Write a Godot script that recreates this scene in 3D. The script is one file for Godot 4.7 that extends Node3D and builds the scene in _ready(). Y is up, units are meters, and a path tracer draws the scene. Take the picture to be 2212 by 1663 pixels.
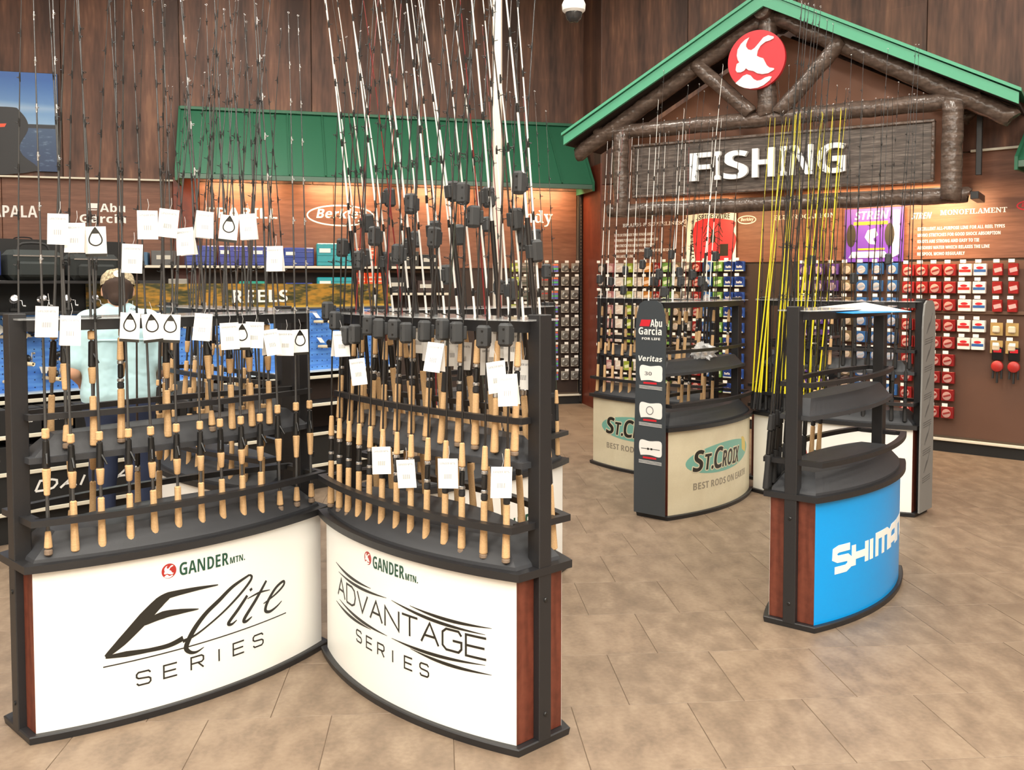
extends Node3D
# A fishing department: curved rod racks in two stars, a reel counter, walls of packaged line, a log gable.

const L := 1.254            # rack length between its two ends
const UP := Vector3.UP
var used := {}
var M := {}
var mesh_store := {}
var rng := RandomNumberGenerator.new()
var frame_a := Transform3D(Basis(Vector3(0.9664, 0, -0.2571), UP, Vector3(0.2571, 0, 0.9664)), Vector3(0, 0, -12.91))
var frame_r := Transform3D(Basis(Vector3(0.7278, 0, 0.6858), UP, Vector3(-0.6858, 0, 0.7278)), Vector3(0, 0, -13.45))
var frame_l := Transform3D(Basis(Vector3(0.843, 0, 0.538), UP, Vector3(-0.538, 0, 0.843)), Vector3(4.10, 0, -8.76))
var frame_g := Transform3D(Basis(Vector3(0.7071, 0, -0.7071), UP, Vector3(0.7071, 0, 0.7071)), Vector3(-3.42, 0, -6.2))


func _ready():
	rng.seed = 7
	set_camera()
	set_lights()
	make_materials()
	build_shell()
	build_gable()
	build_awnings()
	build_reel_counter()
	build_shelves()
	build_racks()
	build_person()
	build_wall_goods()
	build_small_things()


func set_camera():
	var cam := Camera3D.new()
	cam.name = "camera"
	cam.projection = Camera3D.PROJECTION_FRUSTUM
	cam.near = 0.1
	cam.far = 60.0
	cam.size = 0.1 * 1663.0 / 2033.5
	cam.frustum_offset = Vector2(0, -0.1 * 123.0 / 2033.5)
	cam.position = Vector3(0, 1.68, 0)
	cam.rotation = Vector3(-0.0471, 0, 0)
	add_child(cam)
	cam.current = true


func set_lights():
	var we := WorldEnvironment.new()
	we.name = "world"
	var e := Environment.new()
	e.background_mode = Environment.BG_COLOR
	e.background_color = Color(0.02, 0.02, 0.02)
	e.tonemap_mode = Environment.TONE_MAPPER_LINEAR
	e.tonemap_exposure = 1.0
	e.sdfgi_enabled = true
	e.ssao_enabled = true
	e.ssil_enabled = true
	we.environment = e
	add_child(we)
	# rows of fluorescent troffers in the ceiling, above the frame
	for z in [5.2, 3.2, 1.0, -1.6, -4.4, -7.2, -9.8]:
		for x in [-6.0, -3.0, 0.0, 3.0, 6.0]:
			if z < -9.0 and (x > 2.0 or x < -5.0):
				continue
			if z < -6.0 and x > 5.0:
				continue
			ceiling_light(Vector3(x, 5.9, z))


func ceiling_light(at: Vector3):
	var t := thing("ceiling_light", "long white fluorescent ceiling light set flush into the store ceiling", "light", at, 0.0, "fluorescent ceiling lights")
	var s := st()
	for k in [-1, 1]:
		box(s, Vector3(0.33 * k, -0.02, 0), Vector3(0.04, 0.08, 1.28), 0.005)
		box(s, Vector3(0, -0.02, 0.62 * k), Vector3(0.7, 0.08, 0.04), 0.005)
	part("frame", s, mat_plain("fixture", Color(0.85, 0.85, 0.83), 0.5), t)
	s = st()
	box(s, Vector3(0, 0.0, 0), Vector3(0.62, 0.02, 1.2))
	var m := mat_plain("lamp_panel", Color(0.9, 0.9, 0.9), 0.6)
	m.emission_enabled = true
	m.emission = Color(1.0, 0.97, 0.92)
	m.emission_energy_multiplier = 1.5
	part("diffuser", s, m, t)
	var a := AreaLight3D.new()
	a.name = "lamp"
	a.area_size = Vector2(0.6, 1.2)
	a.light_color = Color(1.0, 0.975, 0.93)
	a.light_energy = 15.0 if at.z > 0.5 else 8.0
	a.area_range = 30.0
	a.shadow_enabled = true
	a.position = at + Vector3(0, -0.03, 0)
	a.rotation = Vector3(-PI / 2, 0, 0)
	add_child(a, true)


# ---------------------------------------------------------------- naming

func numbered(called: String) -> String:
	used[called] = used.get(called, -1) + 1
	return called if used[called] == 0 else "%s_%03d" % [called, used[called]]


func tag(o: Node, label: String, category: String, group := ""):
	o.set_meta("label", label)
	o.set_meta("category", category)
	if group:
		o.set_meta("group", group)
	elif o.has_meta("group"):
		o.remove_meta("group")


func thing(called: String, label: String, category: String, at := Vector3.ZERO, turn := 0.0, group := "") -> Node3D:
	var o := Node3D.new()
	o.name = numbered(called)
	add_child(o)
	o.position = at
	o.rotation.y = turn
	tag(o, label, category, group)
	return o


func part(called: String, s, m: Material, parent: Node, label := "") -> MeshInstance3D:
	var o := MeshInstance3D.new()
	o.name = called
	o.mesh = s if s is Mesh else done(s)
	o.material_override = m
	parent.add_child(o, true)
	if label:
		o.set_meta("label", label)
	return o


func structure(called: String, s, m: Material) -> MeshInstance3D:
	var o := MeshInstance3D.new()
	o.name = numbered(called)
	o.mesh = s if s is Mesh else done(s)
	o.material_override = m
	o.set_meta("kind", "structure")
	o.set_meta("label", called.replace("_", " ") + " of the store")
	add_child(o)
	return o


func dup(o: Node3D, label: String, group := "", at = null) -> Node3D:
	var base := str(o.name)
	if base.length() > 4 and base[-4] == "_" and base.right(3).is_valid_int():
		base = base.left(-4)
	var c: Node3D = o.duplicate()
	c.name = numbered(base)
	add_child(c)
	c.set_meta("label", label)
	if group:
		c.set_meta("group", group)
	if at is Transform3D:
		c.transform = at
	return c


# ---------------------------------------------------------------- mesh helpers

func st() -> SurfaceTool:
	var s := SurfaceTool.new()
	s.begin(Mesh.PRIMITIVE_TRIANGLES)
	s.set_smooth_group(-1)
	return s


func done(s: SurfaceTool) -> ArrayMesh:
	s.generate_normals()
	return s.commit()


func tri(s: SurfaceTool, a: Vector3, b: Vector3, c: Vector3):    # counter-clockwise seen from outside
	s.add_vertex(a)
	s.add_vertex(c)
	s.add_vertex(b)


func quad(s: SurfaceTool, a: Vector3, b: Vector3, c: Vector3, d: Vector3):
	tri(s, a, b, c)
	tri(s, a, c, d)


func uvquad(s: SurfaceTool, a: Vector3, b: Vector3, c: Vector3, d: Vector3):   # a lower left, counter-clockwise
	var p := [a, c, b, a, d, c]
	var u := [Vector2(0, 1), Vector2(1, 0), Vector2(1, 1), Vector2(0, 1), Vector2(0, 0), Vector2(1, 0)]
	for i in 6:
		s.set_uv(u[i])
		s.add_vertex(p[i])


func box(s: SurfaceTool, c: Vector3, size: Vector3, b := 0.0, T := Transform3D.IDENTITY):
	var h := size / 2.0
	var P := func(k: int, g: Vector3) -> Vector3:
		var p := Vector3()
		for i in 3:
			p[i] = g[i] * (h[i] if i == k else h[i] - b)
		return T * (c + p)
	for k in 3:
		var u := (k + 1) % 3
		var v := (k + 2) % 3
		for sg in [-1.0, 1.0]:
			var q := []
			for w in [[-1, -1], [1, -1], [1, 1], [-1, 1]]:
				var g := Vector3()
				g[k] = sg
				g[u] = w[0]
				g[v] = w[1]
				q.append(P.call(k, g))
			if sg > 0:
				quad(s, q[0], q[1], q[2], q[3])
			else:
				quad(s, q[3], q[2], q[1], q[0])
	if b <= 0.0:
		return
	for k in 3:
		var u := (k + 1) % 3
		var v := (k + 2) % 3
		for sk in [-1.0, 1.0]:
			for su in [-1.0, 1.0]:
				var g := Vector3()
				g[k] = sk
				g[u] = su
				g[v] = -1.0
				var g2 := g
				g2[v] = 1.0
				if sk * su > 0:
					quad(s, P.call(k, g), P.call(u, g), P.call(u, g2), P.call(k, g2))
				else:
					quad(s, P.call(k, g2), P.call(u, g2), P.call(u, g), P.call(k, g))
	for x in [-1.0, 1.0]:
		for y in [-1.0, 1.0]:
			for z in [-1.0, 1.0]:
				var g := Vector3(x, y, z)
				if x * y * z > 0:
					tri(s, P.call(0, g), P.call(1, g), P.call(2, g))
				else:
					tri(s, P.call(2, g), P.call(1, g), P.call(0, g))


func boxmesh(size: Vector3, b := 0.0, c := Vector3.ZERO) -> ArrayMesh:
	var s := st()
	box(s, c, size, b)
	return done(s)


func tube(s: SurfaceTool, pts: Array, rad, n := 8, cap := true):
	var rings := []
	var u := Vector3.RIGHT
	var flat: bool = rad is float
	for i in pts.size():
		var t: Vector3 = (pts[mini(i + 1, pts.size() - 1)] - pts[maxi(i - 1, 0)]).normalized()
		if i == 0 and absf(t.dot(u)) > 0.9:
			u = Vector3.BACK
		u = (u - t * u.dot(t)).normalized()
		var v := t.cross(u)
		var r: float = rad if flat else rad[i]
		var ring := []
		for j in n:
			var a := TAU * j / n
			ring.append(pts[i] + (u * cos(a) + v * sin(a)) * r)
		rings.append(ring)
	s.set_smooth_group(1)
	for i in pts.size() - 1:
		for j in n:
			var k := (j + 1) % n
			quad(s, rings[i][j], rings[i][k], rings[i + 1][k], rings[i + 1][j])
	s.set_smooth_group(-1)
	if cap:
		for e in [0, pts.size() - 1]:
			for j in n:
				var k := (j + 1) % n
				if e == 0:
					tri(s, pts[0], rings[0][k], rings[0][j])
				else:
					tri(s, pts[e], rings[e][j], rings[e][k])


func lathe(s: SurfaceTool, prof: Array, n := 12, T := Transform3D.IDENTITY):   # profile of Vector2(radius, y), upwards
	var group := 1
	for i in prof.size() - 1:
		if i > 0:
			var d0: Vector2 = (prof[i] - prof[i - 1]).normalized()
			var d1: Vector2 = (prof[i + 1] - prof[i]).normalized()
			if d0.dot(d1) < 0.75:
				group += 1
		s.set_smooth_group(group)
		for j in n:
			var a := TAU * j / n
			var b := TAU * (j + 1) / n
			var da := Vector3(sin(a), 0, cos(a))
			var db := Vector3(sin(b), 0, cos(b))
			var p0: Vector3 = T * (da * prof[i].x + UP * prof[i].y)
			var p1: Vector3 = T * (db * prof[i].x + UP * prof[i].y)
			var p2: Vector3 = T * (db * prof[i + 1].x + UP * prof[i + 1].y)
			var p3: Vector3 = T * (da * prof[i + 1].x + UP * prof[i + 1].y)
			if prof[i].x > 1e-6:
				tri(s, p0, p1, p2)
			if prof[i + 1].x > 1e-6:
				tri(s, p0, p2, p3)
	s.set_smooth_group(-1)


func torus(s: SurfaceTool, c: Vector3, ax: Vector3, R: float, r: float, n := 10, m := 4):
	var pts := []
	var u := ax.cross(Vector3(0.3, 0.9, 0.2)).normalized()
	var v := ax.cross(u)
	for i in n:
		var row := []
		var a := TAU * i / n
		var d := u * cos(a) + v * sin(a)
		for j in m:
			var b := TAU * j / m
			row.append(c + d * (R + r * cos(b)) + ax * r * sin(b))
		pts.append(row)
	s.set_smooth_group(1)
	for i in n:
		for j in m:
			var i2 := (i + 1) % n
			var j2 := (j + 1) % m
			quad(s, pts[i][j], pts[i2][j], pts[i2][j2], pts[i][j2])
	s.set_smooth_group(-1)


func area(poly: Array) -> float:
	var a := 0.0
	for i in poly.size():
		a += poly[i].cross(poly[(i + 1) % poly.size()])
	return a


func prism(s: SurfaceTool, poly: Array, z0: float, z1: float, T := Transform3D.IDENTITY, R := 0.0, back := true):
	if R > 0.0:       # on a curved panel: cut into narrow upright slices that follow the curve
		var lo: float = poly[0].x
		var hi := lo
		for q in poly:
			lo = minf(lo, q.x)
			hi = maxf(hi, q.x)
		if hi - lo > 0.045:
			var n := ceili((hi - lo) / 0.035)
			for i in n:
				var x0 := lerpf(lo, hi, float(i) / n)
				var x1 := lerpf(lo, hi, float(i + 1) / n)
				for piece in Geometry2D.intersect_polygons(PackedVector2Array(poly), PackedVector2Array([Vector2(x0, -9), Vector2(x1, -9), Vector2(x1, 9), Vector2(x0, 9)])):
					slice_into(s, Array(piece), z0, z1, T, R, back)
			return
	slice_into(s, poly, z0, z1, T, R, back)


func slice_into(s: SurfaceTool, poly: Array, z0: float, z1: float, T: Transform3D, R: float, back: bool):
	var p := poly.duplicate()
	if area(p) < 0:
		p.reverse()
	var idx := Geometry2D.triangulate_polygon(PackedVector2Array(p))
	for k in range(0, idx.size(), 3):
		var a: Vector2 = p[idx[k]]
		var b: Vector2 = p[idx[k + 1]]
		var c: Vector2 = p[idx[k + 2]]
		if (b - a).cross(c - a) < 0:
			var w := b
			b = c
			c = w
		tri(s, T * bend(a, z1, R), T * bend(b, z1, R), T * bend(c, z1, R))
		if back:
			tri(s, T * bend(a, z0, R), T * bend(c, z0, R), T * bend(b, z0, R))
	for i in p.size():
		var a: Vector2 = p[i]
		var b: Vector2 = p[(i + 1) % p.size()]
		quad(s, T * bend(a, z0, R), T * bend(b, z0, R), T * bend(b, z1, R), T * bend(a, z1, R))


func bend(p: Vector2, z: float, R: float) -> Vector3:     # onto a vertical cylinder of radius R bulging towards +z
	if R == 0.0:
		return Vector3(p.x, p.y, z)
	var f := p.x / R
	return Vector3((R + z) * sin(f), p.y, (R + z) * cos(f) - R)


func ellipse(cx: float, cy: float, rx: float, ry: float, n := 28, turn := 0.0) -> Array:
	var out := []
	for i in n:
		var a := TAU * i / n
		out.append(Vector2(cx, cy) + Vector2(rx * cos(a), ry * sin(a)).rotated(turn))
	return out


func smooth_line(p: Array, k := 6) -> Array:
	var out := []
	for i in p.size() - 1:
		var p0: Vector2 = p[maxi(i - 1, 0)]
		var p3: Vector2 = p[mini(i + 2, p.size() - 1)]
		for j in k:
			out.append(p[i].cubic_interpolate(p[i + 1], p0, p3, float(j) / k))
	out.append(p[-1])
	return out


func ribbon(s: SurfaceTool, pts: Array, w, R := 0.0, z0 := 0.0, z1 := 0.0012, T := Transform3D.IDENTITY):   # a flat stroke of given width(s)
	var p := []
	var ws := []
	for i in pts.size():
		if i > 0:
			var n := int(pts[i].distance_to(pts[i - 1]) / 0.06)
			for k in n:
				var t := float(k + 1) / (n + 1)
				p.append(pts[i - 1].lerp(pts[i], t))
				ws.append(w if w is float else lerpf(w[i - 1], w[i], t))
		p.append(pts[i])
		ws.append(w if w is float else w[i])
	var lf := []
	var rt := []
	for i in p.size():
		var d0: Vector2 = (p[i] - p[i - 1]).normalized() if i > 0 else Vector2()
		var d1: Vector2 = (p[i + 1] - p[i]).normalized() if i < p.size() - 1 else Vector2()
		if i == 0:
			d0 = d1
		if i == p.size() - 1:
			d1 = d0
		var t := (d0 + d1).normalized() if (d0 + d1).length() > 0.2 else d1
		var nrm := Vector2(-t.y, t.x)
		var f := 1.0 / maxf(0.6, nrm.dot(Vector2(-d1.y, d1.x)))
		var h: float = maxf(ws[i], 0.0003) / 2.0 * f
		lf.append(p[i] + nrm * h)
		rt.append(p[i] - nrm * h)
	for i in p.size() - 1:
		quad(s, T * bend(rt[i], z1, R), T * bend(rt[i + 1], z1, R), T * bend(lf[i + 1], z1, R), T * bend(lf[i], z1, R))
		quad(s, T * bend(lf[i], z0, R), T * bend(lf[i], z1, R), T * bend(lf[i + 1], z1, R), T * bend(lf[i + 1], z0, R))
		quad(s, T * bend(rt[i], z0, R), T * bend(rt[i + 1], z0, R), T * bend(rt[i + 1], z1, R), T * bend(rt[i], z1, R))


var letters := {
	"A": [[0, 0, 0.5, 1, 1, 0], [0.19, 0.36, 0.81, 0.36]], "D": [[0, 0, 0, 1, 0.62, 1, 0.9, 0.86, 1, 0.5, 0.9, 0.14, 0.62, 0, 0, 0]], "V": [[0, 1, 0.5, 0, 1, 1]],
	"N": [[0, 0, 0, 1, 1, 0, 1, 1]], "T": [[0, 1, 1, 1], [0.5, 1, 0.5, 0]], "I": [[0.5, 0, 0.5, 1]], "E": [[1, 1, 0, 1, 0, 0, 1, 0], [0, 0.5, 0.92, 0.5]],
	"G": [[1, 0.8, 0.85, 1, 0.2, 1, 0, 0.82, 0, 0.18, 0.2, 0, 0.85, 0, 1, 0.18, 1, 0.5, 0.55, 0.5]],
	"S": [[1, 0.84, 0.86, 1, 0.14, 1, 0, 0.86, 0, 0.64, 0.14, 0.53, 0.86, 0.47, 1, 0.36, 1, 0.14, 0.86, 0, 0.14, 0, 0, 0.16]],
	"R": [[0, 0, 0, 1, 0.85, 1, 1, 0.88, 1, 0.6, 0.85, 0.48, 0, 0.48], [0.55, 0.48, 1, 0]],
	"s": [[1, 1, 0.25, 1, 0.02, 0.92, 0, 0.62, 0.2, 0.52, 0.85, 0.5, 1, 0.38, 0.98, 0.12, 0.75, 0, 0, 0]], "h": [[0, 0, 0, 1], [1, 0, 1, 1], [0, 0.46, 1, 0.46]],
	"m": [[0, 0, 0, 1, 0.86, 1, 1, 0.9, 1, 0], [0.5, 1, 0.5, 0]], "a": [[0, 0, 0, 0.82, 0.22, 1, 1, 1, 1, 0], [0, 0.36, 1, 0.36]], "n": [[0, 0, 0, 1, 0.84, 1, 1, 0.88, 1, 0]],
	"o": [[0, 0, 0, 1, 1, 1, 1, 0, 0, 0]], "W": [[0, 1, 0.25, 0, 0.5, 1, 0.75, 0, 1, 1]],
}


func stroke_text(s: SurfaceTool, text: String, x: float, y: float, cw: float, ch: float, pitch: float, w: float, R := 0.0, shear := 0.0):
	for i in text.length():
		for line in letters.get(text[i], []):
			var pts := []
			for k in range(0, line.size(), 2):
				pts.append(Vector2(x + i * pitch + line[k] * cw + shear * line[k + 1] * ch, y + line[k + 1] * ch))
			ribbon(s, pts, w, R)


func text_into(s: SurfaceTool, text: String, bold: bool, x: float, y: float, w: float, h: float, z0 := 0.0, z1 := 0.0012, R := 0.0, shear := 0.0, T := Transform3D.IDENTITY, face := "Droid Sans"):
	var key := text + face + str(bold)
	if not mesh_store.has(key):
		var f := SystemFont.new()
		f.font_names = PackedStringArray([face])
		f.font_weight = 700 if bold else 400
		var tm := TextMesh.new()
		tm.font = f
		tm.text = text
		tm.font_size = 48
		tm.pixel_size = 0.01
		tm.curve_step = 1.5
		tm.depth = 0.1
		mesh_store[key] = [tm.get_aabb(), tm.surface_get_arrays(0)]
	var bb: AABB = mesh_store[key][0]
	var arr: Array = mesh_store[key][1]
	var v: PackedVector3Array = arr[Mesh.ARRAY_VERTEX]
	var idx: PackedInt32Array = arr[Mesh.ARRAY_INDEX] if arr[Mesh.ARRAY_INDEX] != null else PackedInt32Array(range(v.size()))
	for i in idx:
		var p := v[i] - bb.position
		var q := Vector2(p.x / bb.size.x * w, p.y / bb.size.y * h)
		q.x += x + shear * q.y
		s.add_vertex(T * bend(Vector2(q.x, y + q.y), lerpf(z0, z1, p.z / bb.size.z), R))


# ---------------------------------------------------------------- materials

func mat_plain(key: String, c: Color, rough := 0.6, metal := 0.0) -> StandardMaterial3D:
	if M.has(key):
		return M[key]
	var m := StandardMaterial3D.new()
	m.resource_name = key
	m.albedo_color = c
	m.roughness = rough
	m.metallic = metal
	M[key] = m
	return m


func noise_image(w: int, h: int, freq: float, seed_: int, octaves := 4) -> Image:
	var n := FastNoiseLite.new()
	n.seed = seed_
	n.frequency = freq
	n.fractal_octaves = octaves
	n.noise_type = FastNoiseLite.TYPE_SIMPLEX_SMOOTH
	var im := n.get_seamless_image(w, h)
	im.convert(Image.FORMAT_L8)
	return im


# colours mixed by a sum of grey noise pictures, each stretched to the same size
func noise_tex(size: int, layers: Array, ramp: Array) -> ImageTexture:
	var data := []
	for l in layers:
		var im := noise_image(l[0], l[1], l[2], l[3])
		im.resize(size, size, Image.INTERPOLATE_CUBIC)
		data.append([im.get_data(), l[4]])
	var g := Gradient.new()
	g.offsets = PackedFloat32Array(ramp.map(func(r): return r[0]))
	g.colors = PackedColorArray(ramp.map(func(r): return r[1]))
	var lut := []
	for i in 256:
		lut.append(g.sample(i / 255.0))
	var out := PackedByteArray()
	out.resize(size * size * 3)
	for i in size * size:
		var v := 0.0
		for d in data:
			v += (d[0][i] / 255.0 - 0.5) * d[1]
		var c: Color = lut[clampi(int((v + 0.5) * 255.0), 0, 255)]
		out[i * 3] = c.r8
		out[i * 3 + 1] = c.g8
		out[i * 3 + 2] = c.b8
	return ImageTexture.create_from_image(Image.create_from_data(size, size, false, Image.FORMAT_RGB8, out))


func mat_tex(key: String, t: Texture2D, rough: float, scale := 0.0, world := false) -> StandardMaterial3D:
	var m := mat_plain(key, Color.WHITE, rough)
	m.albedo_texture = t
	if scale > 0.0:
		m.uv1_triplanar = true
		m.uv1_world_triplanar = world
		m.uv1_scale = Vector3.ONE * scale
	return m


func c3(r: float, g: float, b: float) -> Color:
	return Color(r / 255.0, g / 255.0, b / 255.0)


func make_materials():
	# upper wall: printed wood with a streaky vertical grain
	var wall := noise_tex(512, [[256, 24, 0.03, 3, 1.1], [512, 64, 0.09, 5, 0.55], [64, 64, 0.05, 8, 0.35]],
		[[0.0, c3(64, 44, 37)], [0.35, c3(84, 58, 48)], [0.6, c3(98, 68, 55)], [0.85, c3(112, 78, 62)], [1.0, c3(126, 90, 70)]])
	mat_tex("wall_wood", wall, 0.62, 0.42)
	# lower wall panels: warm, fine horizontal grain
	var panel := noise_tex(512, [[16, 256, 0.06, 11, 0.8], [48, 512, 0.12, 12, 0.5]],
		[[0.0, c3(96, 62, 47)], [0.5, c3(114, 76, 59)], [1.0, c3(130, 90, 71)]])
	mat_tex("panel_wood", panel, 0.5, 0.8)
	mat_tex("mahogany", noise_tex(256, [[256, 24, 0.05, 21, 0.8], [128, 128, 0.1, 22, 0.5]],
		[[0.0, c3(82, 38, 26)], [0.5, c3(101, 50, 36)], [1.0, c3(116, 62, 45)]]), 0.42, 2.0)
	mat_tex("red_wood", noise_tex(256, [[128, 16, 0.05, 31, 0.6], [128, 128, 0.1, 32, 0.4]],
		[[0.0, c3(84, 36, 24)], [0.5, c3(104, 46, 30)], [1.0, c3(120, 56, 38)]]), 0.4, 0.9)
	for k in 4:
		var t := noise_tex(256, [[128, 64, 0.035, 41 + k, 0.7], [256, 256, 0.09, 51 + k, 0.35], [256, 256, 0.4, 61 + k, 0.14]],
			[[0.0, c3(106, 90, 75)], [0.5, c3(128, 110, 92) * (0.97 + 0.02 * k)], [1.0, c3(148, 130, 110)]])
		mat_tex("floor_%d" % k, t, 0.5, 1.4, true)
	mat_tex("floor_far", noise_tex(256, [[64, 64, 0.05, 71, 0.7], [256, 256, 0.2, 72, 0.3]], [[0.0, c3(112, 95, 79)], [1.0, c3(142, 124, 104)]]), 0.5, 0.8, true)
	mat_plain("floor_joint", c3(104, 88, 72), 0.8)
	for k in 3:
		mat_tex("cork_%d" % k, noise_tex(128, [[128, 128, 0.12, 81 + k, 0.6], [128, 128, 0.4, 84 + k, 0.4]],
			[[0.0, c3(150, 114, 74)], [0.2, c3(190, 152, 108)], [0.6, c3(208, 172, 126)], [1.0, c3(222, 190, 146)]]), 0.8, 9.0)
	mat_tex("cork_dark", noise_tex(128, [[128, 128, 0.3, 88, 0.8]], [[0.0, c3(96, 80, 66)], [1.0, c3(160, 140, 120)]]), 0.8, 12.0)
	var bk := mat_plain("black_metal", c3(34, 34, 36), 0.42)
	bk.normal_enabled = true
	bk.normal_texture = bump(noise_image(128, 128, 0.25, 91, 2), 1.2)
	bk.normal_scale = 0.25
	bk.uv1_triplanar = true
	bk.uv1_scale = Vector3.ONE * 12.0
	var tr := mat_plain("tray_plastic", c3(52, 54, 58), 0.5)
	tr.normal_enabled = true
	tr.normal_texture = bk.normal_texture
	tr.normal_scale = 0.3
	tr.uv1_triplanar = true
	tr.uv1_scale = Vector3.ONE * 9.0
	mat_plain("white_print", c3(240, 240, 236), 0.32)
	mat_plain("white_flat", c3(236, 236, 232), 0.6)
	mat_plain("white_rod", c3(236, 236, 232), 0.25)
	mat_plain("ink", c3(34, 32, 26), 0.5)
	mat_plain("ink_grey", c3(120, 120, 122), 0.6)
	mat_plain("letter_green", c3(28, 74, 56), 0.5)
	mat_plain("emblem_red", c3(168, 44, 40), 0.4)
	mat_plain("sign_red", c3(204, 40, 52), 0.35)
	mat_plain("sky_blue", c3(0, 150, 228), 0.3)
	mat_tex("cream", noise_tex(128, [[64, 64, 0.05, 95, 0.6], [128, 128, 0.3, 96, 0.3]], [[0.0, c3(198, 188, 160)], [1.0, c3(216, 208, 182)]]), 0.4, 1.5)
	mat_plain("teal_oval", c3(112, 168, 154), 0.4)
	mat_plain("shell_gold", c3(206, 182, 92), 0.4)
	mat_plain("grey_letter", c3(140, 132, 116), 0.5)
	for b in [["blank_dark", c3(58, 59, 60)], ["blank_brown", c3(62, 50, 45)], ["blank_green", c3(36, 46, 38)], ["blank_red", c3(116, 22, 24)], ["blank_black", c3(22, 22, 24)], ["blank_yellow", c3(226, 212, 24)]]:
		var m := mat_plain(b[0], b[1], 0.3)
		m.clearcoat_enabled = true
		m.clearcoat = 0.6
		m.clearcoat_roughness = 0.15
	mat_plain("seat_black", c3(24, 25, 26), 0.3)
	mat_plain("foam_black", c3(34, 34, 35), 0.75)
	mat_plain("silver", c3(190, 190, 190), 0.25, 0.85)
	mat_plain("guard_grey", c3(50, 52, 54), 0.55)
	var cl := mat_plain("clear_plastic", Color(0.92, 0.94, 0.95, 0.22), 0.12)
	cl.transparency = BaseMaterial3D.TRANSPARENCY_ALPHA
	var bl := mat_plain("blister", Color(0.95, 0.96, 0.97, 0.25), 0.1)
	bl.transparency = BaseMaterial3D.TRANSPARENCY_ALPHA
	mat_tex("log_bark", noise_tex(256, [[24, 256, 0.05, 101, 0.8], [128, 128, 0.08, 102, 0.5]],
		[[0.0, c3(56, 46, 40)], [0.5, c3(88, 74, 66)], [1.0, c3(120, 104, 95)]]), 0.24, 1.6)
	M["log_bark"].normal_enabled = true
	M["log_bark"].normal_texture = bump(noise_image(128, 128, 0.05, 103, 3), 5.0)
	M["log_bark"].normal_scale = 0.35
	mat_tex("board_wood", noise_tex(256, [[16, 256, 0.08, 111, 0.9], [32, 256, 0.2, 112, 0.5]],
		[[0.0, c3(48, 40, 36)], [0.5, c3(76, 66, 60)], [1.0, c3(116, 106, 98)]]), 0.4, 1.4)
	mat_plain("green_metal", c3(42, 100, 74), 0.45)
	mat_plain("green_bright", c3(78, 160, 126), 0.4)
	mat_plain("kick_black", c3(22, 22, 22), 0.6)
	mat_plain("strip_white", c3(214, 208, 190), 0.5)
	mat_plain("skin", c3(206, 158, 130), 0.6)
	mat_plain("chrome", c3(200, 200, 204), 0.2, 0.9)


func bump(im: Image, strength: float) -> ImageTexture:
	im.convert(Image.FORMAT_RGBA8)
	im.bump_map_to_normal_map(strength)
	return ImageTexture.create_from_image(im)


# ---------------------------------------------------------------- the building

func in_frame(p: Vector3) -> bool:      # roughly inside the photograph
	var q := p - Vector3(0, 1.68, 0)
	var d := -q.y * sin(0.0471) - q.z * cos(0.0471)
	if d < 0.5:
		return false
	var x := 1106.0 + 2033.5 * q.x / d
	var y := 708.5 - 2033.5 * (q.y * cos(0.0471) - q.z * sin(0.0471)) / d
	return x > -60 and x < 2270 and y > 0 and y < 1760


func framed(called: String, f: Transform3D) -> Node3D:      # a piece of the setting whose parts lie in a wall's own frame
	var o := Node3D.new()
	o.name = numbered(called)
	o.transform = f
	o.set_meta("kind", "structure")
	o.set_meta("label", called.replace("_", " ") + " of the store")
	add_child(o)
	return o


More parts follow.
